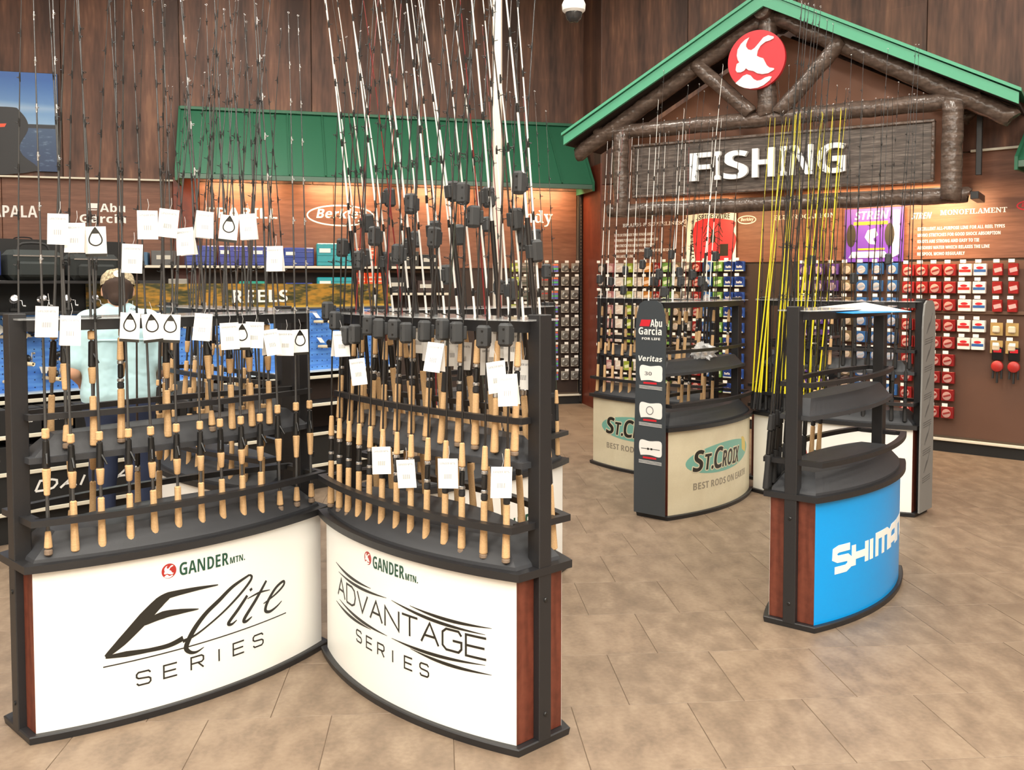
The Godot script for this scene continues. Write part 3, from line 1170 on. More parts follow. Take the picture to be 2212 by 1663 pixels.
func decorate(p: Node3D, what: String, R: float):
	var s := st()
	if what == "elite":
		emblem_small(p, -0.164, 0.557, 0.029, R)
		store_name(p, -0.122, 0.529, 0.212, 0.051, R)
		var E := [
			[[-0.404, 0.272, -0.345, 0.318, -0.262, 0.392, -0.205, 0.440, -0.168, 0.458], [0.012, 0.036, 0.048, 0.042, 0.022]],
			[[-0.215, 0.448, -0.168, 0.461, -0.06, 0.462, 0.04, 0.456], [0.020, 0.026, 0.016, 0.004]],
			[[-0.262, 0.372, -0.19, 0.388, -0.12, 0.386, -0.046, 0.378], [0.02, 0.03, 0.02, 0.003]],
			[[-0.404, 0.270, -0.33, 0.267, -0.25, 0.262, -0.17, 0.262, -0.112, 0.276], [0.01, 0.022, 0.016, 0.018, 0.022]],
			[[0.19, 0.461, 0.108, 0.432, 0.044, 0.391, -0.017, 0.351, -0.068, 0.298, -0.1, 0.24, -0.087, 0.214, -0.059, 0.206, -0.026, 0.217], [0.008, 0.014, 0.017, 0.018, 0.02, 0.02, 0.015, 0.009, 0.002]],
			[[-0.114, 0.264, -0.067, 0.274, -0.018, 0.295, 0.064, 0.339, 0.141, 0.39, 0.19, 0.43, 0.202, 0.45, 0.19, 0.461], [0.014, 0.008, 0.007, 0.008, 0.01, 0.011, 0.01, 0.008]],
			[[0.178, 0.376, 0.13, 0.328, 0.086, 0.286, 0.10, 0.276, 0.125, 0.287], [0.012, 0.014, 0.014, 0.01, 0.003]],
			[[0.191, 0.394, 0.203, 0.399], [0.012, 0.01]],
			[[0.279, 0.413, 0.225, 0.35, 0.162, 0.282, 0.17, 0.268, 0.2, 0.28], [0.01, 0.014, 0.015, 0.012, 0.004]],
			[[0.178, 0.362, 0.24, 0.372, 0.298, 0.368], [0.003, 0.009, 0.003]],
			[[0.262, 0.318, 0.33, 0.34, 0.378, 0.366, 0.376, 0.384, 0.33, 0.366, 0.285, 0.32, 0.272, 0.286, 0.296, 0.274, 0.335, 0.284, 0.366, 0.3], [0.004, 0.008, 0.01, 0.011, 0.012, 0.014, 0.014, 0.012, 0.008, 0.003]],
		]
		for q in E:
			var pts := []
			for i in range(0, q[0].size(), 2):
				pts.append(Vector2(q[0][i], q[0][i + 1]))
			var w := []
			for i in pts.size() - 1:
				for j in 6:
					w.append(lerpf(q[1][i], q[1][i + 1], j / 6.0))
			w.append(q[1][-1])
			ribbon(s, smooth_line(pts), w, R)
		ribbon(s, [Vector2(-0.413, 0.234), Vector2(0.391, 0.24)], 0.0045, R)
		var cx := [-0.268, -0.165, -0.055, 0.04, 0.132, 0.231]
		for i in 6:
			stroke_text(s, "SERIES"[i], cx[i] - 0.026, 0.134 + i * 0.002, 0.052, 0.05, 0.1, 0.0062, R)
		part("lettering", s, M.ink, p, "flowing black script above thin spaced capitals")
	elif what == "advantage":
		emblem_small(p, -0.122, 0.572, 0.027, R)
		store_name(p, -0.082, 0.542, 0.206, 0.05, R)
		for i in 9:
			stroke_text(s, "ADVANTAGE"[i], -0.43 + i * 0.108, 0.34 - i * 0.0025, 0.088, 0.078, 0.1, 0.0085, R)
		for i in 6:
			stroke_text(s, "SERIES"[i], -0.225 + i * 0.087, 0.203 - i * 0.002, 0.045 if i != 3 else 0.03, 0.047, 0.1, 0.0062, R)
		for q in [[-0.455, 0.472, -0.1, 0.453], [-0.42, 0.44, 0.012, 0.443], [0.045, 0.442, 0.518, 0.412], [0.155, 0.447, 0.545, 0.44], [-0.456, 0.302, -0.1, 0.285], [-0.41, 0.322, 0.015, 0.292], [0.045, 0.291, 0.518, 0.3], [0.158, 0.28, 0.545, 0.269]]:
			var a := Vector2(q[0], q[1])
			var b := Vector2(q[2], q[3])
			var up := -0.009 if q[1] > 0.4 else -0.008
			var pts := []
			var w := []
			for i in 15:
				var t := i / 14.0
				pts.append(a.lerp(b, t) + Vector2(0, up * sin(PI * t)))
				w.append(0.001 + 0.0115 * sin(PI * t))
			ribbon(s, pts, w, R)
		part("lettering", s, M.ink, p, "thin wide capitals between tapering speed lines")
	elif what == "shimano":
		var x := [-0.52, -0.365, -0.198, -0.122, 0.085, 0.262, 0.425]
		var w := [0.12, 0.125, 0.02, 0.17, 0.125, 0.125, 0.12]
		for i in 7:
			stroke_text(s, "shImano"[i], x[i] + 0.015, 0.275, w[i], 0.105, 0.1, 0.036, R)
		part("lettering", s, M.white_flat, p, "heavy white rounded capitals")
	elif what == "stcroix":
		prism(s, ellipse(-0.02, 0.392, 0.465, 0.108, 44, 0.02), 0, 0.001, Transform3D.IDENTITY, R, false)
		part("oval", s, M.teal_oval, p)
		s = st()
		for i in 9:
			var a := -0.3 + i * 0.24
			ribbon(s, [Vector2(0.305, 0.40), Vector2(0.305, 0.40) + Vector2(cos(a), sin(a)) * 0.095], [0.006, 0.022], R, 0, 0.0016)
		part("shell", s, M.shell_gold, p)
		for k in 2:
			s = st()
			var z := 0.0022 + 0.0012 * k
			for i in (8 if k == 0 else 1):
				var o := Vector2.from_angle(TAU * i / 8.0) * 0.009 * (1 - k)
				for q in [["S", -0.418, 0.318, 0.105, 0.155], ["T.", -0.3, 0.318, 0.115, 0.118], ["C", -0.185, 0.312, 0.11, 0.16], ["ROIX", -0.065, 0.316, 0.275, 0.12]]:
					text_into(s, q[0], true, q[1] + o.x, q[2] + o.y, q[3], q[4], 0, z, R, 0.16)
			part("lettering", s, M.ink if k == 1 else M.cream, p)
		s = st()
		text_into(s, "BEST RODS ON EARTH", true, -0.406, 0.186, 0.80, 0.05, 0, 0.0012, R)
		part("slogan", s, M.grey_letter, p)
	elif what == "gander":
		prism(s, ellipse(-0.2, 0.38, 0.085, 0.085, 36), 0, 0.001, Transform3D.IDENTITY, R, false)
		part("emblem", s, M.emblem_red, p, "round red goose emblem")
		s = st()
		goose_into(s, 0.08, -0.2, 0.38, 0.001, 0.0022, R)
		part("emblem_goose", s, M.white_print, p)
		s = st()
		text_into(s, "GANDER", true, -0.09, 0.33, 0.40, 0.09, 0, 0.0012, R)
		part("lettering", s, M.letter_green, p)


# ---------------------------------------------------------------- rods

# grips: [from, to, radius below, radius above, material, name]
var kinds := {
	"casting": {"len": 2.14, "blank": "blank_dark", "r": 0.0068, "guides": 8, "grips": [[0, 0.19, 0.0155, 0.0125, "cork_0", "rear_grip"], [0.237, 0.3, 0.0115, 0.0155, "cork_1", "middle_grip"], [0.3, 0.4, 0.0145, 0.0115, "seat_black", "reel_seat"], [0.405, 0.44, 0.0135, 0.0135, "cork_2", "fore_grip"]], "trigger": 0.32},
	"split": {"len": 2.2, "blank": "blank_dark", "r": 0.0072, "guides": 8, "grips": [[0, 0.022, 0.015, 0.0148, "cork_dark", "butt_cap"], [0.026, 0.09, 0.0148, 0.0105, "cork_0", "rear_grip"], [0.22, 0.32, 0.0105, 0.0155, "cork_1", "middle_grip"], [0.32, 0.425, 0.0145, 0.0115, "seat_black", "reel_seat"], [0.43, 0.468, 0.0135, 0.0135, "cork_2", "fore_grip"]], "trigger": 0.345},
	"spinning": {"len": 2.06, "blank": "blank_black", "r": 0.0056, "guides": 7, "grips": [[0, 0.016, 0.0155, 0.0155, "cork_dark", "butt_cap"], [0.016, 0.21, 0.0155, 0.0125, "cork_0", "rear_grip"], [0.21, 0.236, 0.0128, 0.0128, "foam_black", "grip_ring"], [0.236, 0.25, 0.0132, 0.0132, "silver", "seat_hood"], [0.25, 0.305, 0.0108, 0.0108, "seat_black", "reel_seat"], [0.305, 0.32, 0.0125, 0.0125, "silver", "seat_hood"], [0.32, 0.41, 0.0132, 0.0098, "cork_1", "fore_grip"]]},
	"white": {"len": 2.3, "blank": "white_rod", "r": 0.0082, "guides": 6, "grips": [[0, 0.25, 0.017, 0.0135, "cork_1", "rear_grip"], [0.25, 0.35, 0.0125, 0.0125, "seat_black", "reel_seat"], [0.35, 0.46, 0.014, 0.0105, "cork_2", "fore_grip"]], "dark_to": 0.86},
	"slim_red": {"len": 2.05, "blank": "blank_red", "r": 0.0045, "guides": 7, "grips": [[0, 0.2, 0.0145, 0.0115, "cork_2", "rear_grip"], [0.2, 0.3, 0.0115, 0.011, "seat_black", "reel_seat"], [0.3, 0.38, 0.0125, 0.009, "cork_0", "fore_grip"]]},
	"slim_green": {"len": 2.0, "blank": "blank_green", "r": 0.0048, "guides": 7, "grips": [[0, 0.2, 0.0145, 0.0115, "cork_1", "rear_grip"], [0.2, 0.3, 0.0115, 0.011, "foam_black", "reel_seat"], [0.3, 0.38, 0.0125, 0.009, "cork_2", "fore_grip"]]},
	"brown": {"len": 2.1, "blank": "blank_brown", "r": 0.006, "guides": 7, "grips": [[0, 0.2, 0.016, 0.012, "cork_2", "rear_grip"], [0.2, 0.225, 0.0125, 0.0125, "silver", "seat_hood"], [0.225, 0.31, 0.011, 0.011, "seat_black", "reel_seat"], [0.31, 0.41, 0.0135, 0.01, "cork_0", "fore_grip"]]},
	"black": {"len": 2.36, "blank": "blank_black", "r": 0.0062, "guides": 7, "grips": [[0, 0.17, 0.0165, 0.0135, "foam_black", "rear_grip"], [0.17, 0.29, 0.0125, 0.0115, "seat_black", "reel_seat"], [0.29, 0.37, 0.0145, 0.0105, "foam_black", "fore_grip"]]},
	"yellow": {"len": 2.35, "blank": "blank_yellow", "r": 0.0082, "guides": 0, "grips": [[0, 0.14, 0.0125, 0.0115, "foam_black", "rear_grip"]]},
}
var rod_protos := {}


func rod_proto(kind: String, far: bool, curve: float) -> Node3D:     # butt at the origin, standing up +y, bending towards -z
	var key := "%s_%s_%.2f" % [kind, far, curve]
	if rod_protos.has(key):
		return rod_protos[key]
	var k: Dictionary = kinds[kind]
	var g := Node3D.new()
	var path := func(y: float) -> Vector3:
		var t: float = maxf(0.0, y - 0.45) / k.len
		return Vector3(0, y, -curve * t * t)
	var radius := func(y: float) -> float:
		return lerpf(k.r, 0.0013, pow(clampf(y / k.len, 0, 1), 0.8))
	var y0: float = k.grips[-1][1] - 0.01 if not far and kind != "yellow" else 0.02
	var from: float = k.grips[0][1] - 0.005
	var s := st()
	var pts := []
	var rad := []
	var n := 13
	for i in n:
		var y := lerpf(from, k.len, float(i) / (n - 1))
		pts.append(path.call(y))
		rad.append(radius.call(y))
	tube(s, pts, rad, 8 if not far else 6)
	part("blank", s, M[k.blank], g)
	if k.has("dark_to"):
		s = st()
		var q := []
		for i in 4:
			q.append(path.call(lerpf(0.45, k.dark_to, i / 3.0)))
		tube(s, q, k.r + 0.0012, 8)
		part("lower_blank", s, M.blank_black, g)
	for e in k.grips:
		s = st()
		var b := minf(0.004, (e[1] - e[0]) * 0.2)
		if e[5] == "rear_grip" and e[1] > 0.12:
			lathe(s, [Vector2(0, e[0]), Vector2(e[2] - b, e[0]), Vector2(e[2], e[0] + b), Vector2(e[2] * 0.97, e[0] + 0.03), Vector2(lerpf(e[2], e[3], 0.8) * 0.96, lerpf(e[0], e[1], 0.55)), Vector2(e[3], e[1] - b), Vector2(e[3] - b, e[1]), Vector2(0, e[1])], 10 if not far else 7)
		else:
			lathe(s, [Vector2(0, e[0]), Vector2(e[2] - b, e[0]), Vector2(e[2], e[0] + b), Vector2(e[3], e[1] - b), Vector2(e[3] - b, e[1]), Vector2(0, e[1])], 10 if not far else 7)
		part(e[5], s, M[e[4]], g)
	if k.has("trigger") and not far:
		s = st()
		tube(s, [Vector3(0, k.trigger + 0.03, 0.008), Vector3(0, k.trigger + 0.012, 0.022), Vector3(0, k.trigger - 0.004, 0.033)], [0.006, 0.005, 0.004], 6)
		part("trigger", s, M.seat_black, g)
	# line guides, smaller towards the tip
	var joined := st()
	for i in k.guides:
		var t := pow(float(i + 1) / (k.guides + 0.3), 0.85)
		var y: float = lerpf(0.62, k.len - 0.02, t)
		var p: Vector3 = path.call(y)
		var rr: float = lerpf(0.009 if kind in ["casting", "split"] else 0.012, 0.0035, t)
		var rb: float = radius.call(y)
		s = joined if far else st()
		var c := p + Vector3(0, 0, rb + rr + lerpf(0.008, 0.003, t))
		torus(s, c, Vector3(0, 0.95, -0.3).normalized(), rr, 0.0012, 8, 4)
		tube(s, [p + Vector3(0, -0.012, rb * 0.7), c - Vector3(0, 0, rr)], 0.0011, 4)
		tube(s, [p + Vector3(0, 0.012, rb * 0.7), c - Vector3(0, 0, rr)], 0.0011, 4)
		tube(s, [p - Vector3(0, 0.016, 0), p + Vector3(0, 0.016, 0)], rb + 0.0009, 6)
		if not far:
			part("line_guide", s, M.seat_black if kind != "split" else M.silver, g)
	if far and k.guides > 0:
		part("line_guides", joined, M.seat_black, g).set_meta("kind", "stuff")
	if k.guides > 0:
		var tp: Vector3 = path.call(k.len)
		s = st()
		torus(s, tp + Vector3(0, 0.004, 0.003), Vector3(0, 0.4, 0.9).normalized(), 0.0042, 0.0012, 8, 4)
		part("tip_top", s, M.silver, g)
	rod_protos[key] = g
	return g


func guard_mesh() -> ArrayMesh:
	if not mesh_store.has("guard"):
		var s := st()
		box(s, Vector3(0, 0, 0.022), Vector3(0.046, 0.082, 0.044), 0.009)
		box(s, Vector3(0, 0.0, -0.006), Vector3(0.03, 0.05, 0.016), 0.003)
		mesh_store.guard = done(s)
		s = st()
		for y in [-0.02, 0.02]:
			lathe(s, [Vector2(0.0045, 0), Vector2(0.0045, 0.001), Vector2(0, 0.001)], 8, Transform3D(Basis(Vector3.RIGHT, Vector3.BACK, Vector3.DOWN), Vector3(0.006, y, 0.044)))
		mesh_store.guard_holes = done(s)
	return mesh_store.guard


# a rod in a rack: foot and upper point in the rack's own axes
func put_rod(kind: String, T: Transform3D, foot: Vector3, top: Vector3, label: String, group: String, far := false, curve := 0.05, guard := -1.0, cut := 0.0) -> Node3D:
	var proto := rod_proto(kind, far, curve)
	var o: Node3D = proto.duplicate()
	o.name = numbered("fishing_rod")
	add_child(o)
	var y := (top - foot).normalized()
	var outward := Vector3(0, 0, signf(foot.z) if absf(foot.z) > 0.001 else 1.0)
	var x := y.cross(outward).normalized()
	var b := Basis(x, y, x.cross(y))
	b = b * Basis(UP, rng.randf_range(-0.5, 0.5))
	o.transform = T * Transform3D(b, foot)
	if guard > 0:
		var m := part("hook_guard", guard_mesh(), M.guard_grey, o, "dark grey clip-on plastic guard")
		m.position = Vector3(0, guard, 0.002)
		part("screw_holes", mesh_store.guard_holes, M.seat_black, m)
	tag(o, label, "fishing rod", group)
	return o


const NTH := ["first", "second", "third", "fourth", "fifth", "sixth", "seventh", "eighth", "ninth", "tenth", "eleventh", "twelfth", "thirteenth", "fourteenth", "fifteenth", "sixteenth", "seventeenth", "eighteenth", "nineteenth", "twentieth",
	"twenty-first", "twenty-second", "twenty-third", "twenty-fourth", "twenty-fifth", "twenty-sixth", "twenty-seventh", "twenty-eighth", "twenty-ninth", "thirtieth"]


var looks := {"casting": "cork-handled dark casting rod", "split": "dark rod with split cork handle", "spinning": "slim black rod with full cork handle", "white": "white rod with cork handle", "slim_red": "thin dark red rod",
	"slim_green": "thin dark green rod", "brown": "dark brown rod with cork handle", "black": "all-black rod with foam handle", "yellow": "bright yellow pole"}


# a row of rods: which rack, side (+1/-1), tier (0 lower, 1 upper), list of kinds ("" leaves a slot free)
func rod_row(T: Transform3D, side: float, tier: int, list: Array, where: String, from: String, group: String, far := false, curve := 0.05, guard_at := [], lean := 0.03):
	var seen := 0
	var total := list.size()
	for i in total:
		var k: String = list[i]
		if k == "":
			continue
		seen += 1
		var x := lerpf(-L / 2 + 0.055, L / 2 - 0.055, (i + 0.5) / total) if total < 12 else lerpf(-L / 2 + 0.052, L / 2 - 0.052, float(i) / (total - 1))
		x += rng.randf_range(-0.006, 0.006)
		var u := 1.0 - pow(2.0 * x / L, 2.0)
		var foot: Vector3
		var top: Vector3
		if tier == 0:
			foot = Vector3(x, 0.684, 0.112 + 0.075 * u)
			top = Vector3(x + rng.randf_range(-0.012, 0.012), 1.55, 0.112 + 0.075 * u - lean - 0.01 * u)
		else:
			foot = Vector3(x, 1.062, 0.068 + 0.04 * u)
			top = Vector3(x + rng.randf_range(-0.02, 0.02), 1.55, 0.05 + 0.04 * u - lean * 0.4)
		foot.z *= side
		top.z *= side
		var gd := -1.0
		if guard_at.size():
			var g: float = guard_at[i % guard_at.size()]
			if g > 0:
				gd = g - foot.y
		put_rod(k, T, foot, top, "%s, %s from %s, %s" % [looks[k], NTH[seen - 1], from, where], group, far, curve, gd)


func build_racks():
	var T1 := rack_place(-1.83, -3.46, 0.76)
	var T2 := rack_place(0.10, -3.37, -0.75)
	var TL := rack_place(-2.01, -5.554, 3 * PI / 4)
	var TR := rack_place(0.215, -5.554, -3 * PI / 4)
	var TS := rack_place(1.37, -4.55, 0.69)
	var TA := rack_place(1.02, -6.70, 0.71)
	var TC := rack_place(2.96, -6.81, -0.83)
	var TX := rack_place(0.842, -8.84, 3 * PI / 4)
	var TY := rack_place(3.03, -8.855, -3 * PI / 4)
	rack("white curved rod rack at the left front with big flowing black script on its panel", T1, "elite", "gander")
	rack("white curved rod rack in the middle with wide thin capitals between speed lines", T2, "gander", "advantage")
	rack("white curved rod rack half hidden behind the script-lettered rack", TL, "gander", "gander")
	rack("white curved rod rack hidden behind the rack with the speed lines", TR, "gander", "gander")
	rack("bright blue curved rod rack with heavy white capitals standing alone", TS, "shimano", "gander")
	rack("cream curved rod rack with teal oval sign beside the tall black board", TA, "stcroix", "stcroix")
	rack("white curved rod rack with a tall grey board on its right end", TC, "gander", "gander")
	rack("cream curved rod rack at the back left, its oval sign cut by the black board", TX, "stcroix", "stcroix")
	rack("rod rack at the back facing the packaged line wall, hidden behind other racks", TY, "gander", "gander")

	var c := "casting"
	var sp := "split"
	var n := "spinning"
	rod_row(T1, 1, 0, [sp, c, c, c, c, c, c, c, c, c, sp, sp, sp], "lower front row of script-lettered rack", "left", "rods on the script-lettered rack", false, 0.08, [], 0.012)
	rod_row(T1, 1, 1, ["", sp, c, n, "", c, "", sp, c, c, c, "", ""], "upper front row of script-lettered rack", "left", "rods on the script-lettered rack", false, 0.06, [], 0.02)
	rod_row(T1, -1, 0, [c, "", sp, c, "", "brown", c, "", c, "", c, c, ""], "lower back row of script-lettered rack", "left", "rods on the script-lettered rack", true, 0.1)
	rod_row(T1, -1, 1, ["", c, "", "", c, "", "brown", "", c, "", c, "", ""], "upper back row of script-lettered rack", "left", "rods on the script-lettered rack", true, 0.1)
	rod_row(T2, -1, 0, [n, n, n, n, n, n, n, n, n, n, n, n, n], "lower front row of speed-line rack", "right", "rods on the rack with speed lines", false, 0.05, [1.50, 1.49, 1.5, 1.51, 1.5, 1.49, 1.5, 1.5, 1.51, 1.47, 1.46, 1.52, 1.56], 0.012)
	rod_row(T2, -1, 1, [n, "brown", n, n, "slim_green", n, n, n, "slim_red", n, n, "slim_red", n], "upper front row of speed-line rack", "right", "rods on the rack with speed lines", false, 0.08, [2.04, 0, 1.93, 2.02, 0, 1.86, 2.0, 1.8, 0, 1.88, 1.78, 0, 1.84], 0.02)
	rod_row(T2, 1, 0, ["white", "white", "white", "white", "white", "white", "white", "white", "white", "white", "white", "white"], "lower back row of speed-line rack", "right", "white rods on the rack with speed lines", false, 0.13, [0, 1.86, 1.66, 2.02, 0, 1.88, 1.72, 0, 1.84, 2.06, 0, 1.8], 0.07)
	rod_row(T2, 1, 1, ["white", "brown", "white", "slim_red", "white", "", "white", "white", "slim_red", "white", "brown", "white"], "upper back row of speed-line rack", "right", "rods on the rack with speed lines", false, 0.1, [1.8, 1.92, 0, 0, 2.05, 0, 1.9, 0, 0, 1.78, 1.95, 0], 0.09)
	rod_row(TL, 1, 0, [c, "", "brown", c, "", c, "brown", "", c, "brown", c, ""], "lower row of half hidden rack", "left", "rods on the half hidden rack", true, 0.1, [0])
	rod_row(TL, 1, 1, ["", c, "", c, "brown", "", c, c, "", c, "", ""], "upper row of half hidden rack", "left", "rods on the half hidden rack", true, 0.1, [0])
	rod_row(TL, -1, 0, [c, c, "", "brown", c, "", c, "", "", c, c, ""], "far lower row of half hidden rack", "left", "rods on the half hidden rack", true, 0.1, [0])
	rod_row(TR, -1, 0, ["slim_green", "brown", "slim_red", n, "", "brown", "slim_green", n, "", "slim_red", n, ""], "lower row of hidden middle rack", "right", "rods on the hidden rack", true, 0.1, [0, 1.75, 0, 1.9, 0, 1.66, 0])
	rod_row(TR, -1, 1, ["", "brown", "slim_green", "", "slim_red", n, "", "brown", n, "", n, ""], "upper row of hidden middle rack", "right", "rods on the hidden rack", true, 0.1, [0, 1.95, 0, 1.8, 0, 2.0])
	# rear cluster
	var w := "white"
	rod_row(TX, 1, 0, [w, w, w, w, w, w, w, w, w, w, "", w], "lower row of back left cream rack", "left", "white rods on the back left rack", true, 0.02, [1.72, 0, 0, 1.62, 0, 1.85, 1.7, 0, 1.93, 1.78, 0, 1.66])
	rod_row(TX, 1, 1, [n, "slim_red", "", n, "brown", "", n, n, "", "slim_red", n, ""], "upper row of back left cream rack", "left", "rods on the back left rack", true, 0.03, [0, 1.7, 0, 1.8, 0])
	rod_row(TA, -1, 0, [w, "", "brown", n, w, "", n, "brown", "", w, n, ""], "far row of signed cream rack", "left", "rods on the cream rack by the black board", true, 0.04, [1.9, 0, 1.75, 1.62, 0])
	rod_row(TA, -1, 1, ["brown", "", n, "", "brown", n, "", w, "", n, "", "brown"], "far top row of signed cream rack", "left", "rods on the cream rack by the black board", true, 0.04, [0, 1.7, 0])
	var b := "black"
	rod_row(TC, -1, 0, [b, b, b, b, b, b, b, b, b, b, "", b, b], "lower row of grey-board rack", "right", "black rods on the rack with the grey board", true, 0.05, [0])
	rod_row(TC, -1, 1, [b, b, "brown", b, b, b, "brown", b, b, b, b, "", ""], "upper row of grey-board rack", "right", "black rods on the rack with the grey board", true, 0.05, [0, 0, 1.86, 0, 1.72, 0])
	rod_row(TC, 1, 0, [b, "", b, b, "", b, "", b, b, "", b, ""], "far row of grey-board rack", "right", "black rods on the rack with the grey board", true, 0.05, [0])
	rod_row(TY, -1, 1, [b, b, "", b, b, "", b, "", b, b, "", ""], "upper row of rearmost rack", "right", "rods on the rack facing the line wall", true, 0.05, [0])
	rod_row(TS, -1, 0, [b, b, b, "", b, b, n, n, "", "", "", ""], "far row of bright blue rack", "left", "rods on the bright blue rack", true, 0.04, [0])
	# yellow poles gathered where the racks meet
	for i in 22:
		var x := 0.6 - i * 0.028 + rng.randf_range(-0.008, 0.008)
		var z := -0.20 + rng.randf_range(-0.03, 0.03)
		var foot := Vector3(x, 0.68, z)
		var hi := Vector3(x - rng.randf_range(-0.03, 0.045), 1.55, -0.11 + rng.randf_range(-0.03, 0.02))
		put_rod("yellow", TC, foot, hi, "bright yellow pole, %s from left in bundle where rear racks meet" % NTH[i], "bundle of yellow poles", true, rng.randf_range(0.0, 0.05))
	# dark rods standing at the near end of the blue rack
	for i in 4:
		put_rod("black", TS, Vector3(-0.66 + 0.05 * i, 0.668, -0.125 - 0.01 * i), Vector3(-0.63 + 0.045 * i, 1.55, -0.085), "thick black rod, %s from left at near end of bright blue rack" % NTH[i], "rods at the near end of the blue rack", true, 0.02)
	rack_tags(T1, T2)


# ---------------------------------------------------------------- hang tags

func hang_tag(style: String) -> Node3D:
	var key := "tag_" + style
	if rod_protos.has(key):
		return rod_protos[key]
	var g := Node3D.new()
	var card: Material = mat_plain("tag_card", c3(243, 243, 240), 0.7)
	var s := st()
	if style == "card" or style == "key":
		box(s, Vector3(0, -0.055, 0), Vector3(0.074, 0.11, 0.0012))
		part("card", s, card, g)
	else:
		for k in [-1.0, 1.0]:
			box(s, Vector3(0, -0.055, 0), Vector3(0.068, 0.11, 0.0012), 0.0, Transform3D(Basis(Vector3.RIGHT, -0.22 * k), Vector3.ZERO))
		part("folded_card", s, card, g)
	var T := Transform3D(Basis(Vector3.RIGHT, -0.22), Vector3.ZERO) if style == "fold" else Transform3D.IDENTITY
	s = st()
	if style == "key":
		ribbon(s, smooth_line([Vector2(0, -0.004), Vector2(-0.012, -0.022), Vector2(-0.022, -0.045), Vector2(-0.018, -0.062), Vector2(0, -0.07), Vector2(0.018, -0.062), Vector2(0.022, -0.045), Vector2(0.012, -0.022), Vector2(0, -0.004)]), 0.005, 0, 0.0006, 0.0012)
		prism(s, [Vector2(-0.014, -0.026), Vector2(0.014, -0.026), Vector2(0, 0.0)], 0.0006, 0.0012)
		box(s, Vector3(0, -0.105, 0.001), Vector3(0.074, 0.011, 0.001))
		part("print", s, M.ink, g)
	else:
		text_into(s, "GANDER MTN.", true, -0.03, -0.022, 0.06, 0.008, 0.0006, 0.001, 0, 0, T)
		for i in 9:
			box(s, Vector3(-0.015 + i * 0.0036, -0.066, 0.0008), Vector3(0.0012 + 0.0012 * (i % 2), 0.018, 0.0005), 0, T)
		part("print", s, mat_plain("tag_ink", c3(150, 150, 150), 0.7), g)
	s = st()
	tube(s, [Vector3(0, -0.006, 0), Vector3(0.006, 0.02, -0.004), Vector3(0.002, 0.045, -0.012)], 0.0007, 4)
	part("string", s, mat_plain("tag_string", c3(205, 205, 205), 0.6), g)
	rod_protos[key] = g
	return g


func put_tag(style: String, T: Transform3D, at: Vector3, turn: float, tilt: float, label: String, group: String):
	var o: Node3D = hang_tag(style).duplicate()
	o.name = numbered("hang_tag")
	add_child(o)
	o.transform = T * Transform3D(Basis(UP, turn) * Basis(Vector3.BACK, tilt), at)
	tag(o, label, "price tag", group)


func rack_tags(T1: Transform3D, T2: Transform3D):
	var st_ := ["card", "fold", "key", "card", "card", "card", "fold", "fold", "key", "fold", "fold"]
	var hi := [-0.54, 1.93, -0.48, 1.9, -0.41, 1.89, -0.27, 1.83, -0.21, 1.96, -0.12, 1.97, -0.06, 1.9, 0.03, 1.97, 0.14, 1.96, 0.22, 1.97, 0.35, 1.84]
	var words := {"card": "plain white price tag", "fold": "folded white price tag", "key": "white tag with a black keyhole loop"}
	for i in 11:
		put_tag(st_[i], T1, Vector3(hi[i * 2], hi[i * 2 + 1], 0.2), -0.45 + rng.randf_range(-0.4, 0.4), rng.randf_range(-0.12, 0.12), "%s high on script-lettered rack, %s from the left" % [words[st_[i]], NTH[i]], "tags high on the script-lettered rack")
	st_ = ["card", "fold", "key", "key", "key", "fold", "card", "key", "card", "fold", "card", "key"]
	hi = [-0.59, 1.6, -0.51, 1.565, -0.29, 1.57, -0.21, 1.565, -0.13, 1.56, 0.01, 1.56, 0.12, 1.52, 0.18, 1.515, 0.24, 1.52, 0.31, 1.485, 0.39, 1.48, 0.46, 1.48]
	for i in 12:
		put_tag(st_[i], T1, Vector3(hi[i * 2], hi[i * 2 + 1], 0.215), -0.45 + rng.randf_range(-0.35, 0.35), rng.randf_range(-0.1, 0.1), "%s along top bar of script-lettered rack, %s from left" % [words[st_[i]], NTH[i]], "tags along the top bar of the script-lettered rack")
	hi = [-0.61, 1.04, -0.36, 1.04, -0.1, 1.0, 0.06, 1.03]
	for i in 4:
		put_tag("card", T2, Vector3(hi[i * 2], hi[i * 2 + 1], -0.21 if i else -0.17), PI + 0.9 + rng.randf_range(-0.4, 0.4), rng.randf_range(-0.1, 0.1), "white price tag low on speed-line rack, %s from the right" % NTH[i], "low tags on the rack with speed lines")
	hi = [-0.66, 1.37, -0.6, 1.41, -0.52, 1.4, -0.46, 1.5, -0.4, 1.51, -0.33, 1.44, -0.27, 1.46, -0.18, 1.45, -0.11, 1.46, 0.02, 1.47, 0.11, 1.5, 0.26, 1.37, 0.38, 1.48]
	for i in 13:
		var front := i in [0, 1, 6, 11, 12]
		put_tag("card" if i % 3 else "fold", T2, Vector3(hi[i * 2], hi[i * 2 + 1], -0.19 if front else 0.02), PI + 0.9 + rng.randf_range(-0.5, 0.5), rng.randf_range(-0.15, 0.15), "white price tag under top bar of speed-line rack, %s from the right" % NTH[i], "upper tags on the rack with speed lines")


# ---------------------------------------------------------------- reel counter on the left

func picture(w: int, h: int, f: Callable) -> ImageTexture:
	var im := Image.create(w, h, false, Image.FORMAT_RGB8)
	for y in h:
		for x in w:
			im.set_pixel(x, y, f.call((x + 0.5) / w, (y + 0.5) / h))
	return ImageTexture.create_from_image(im)


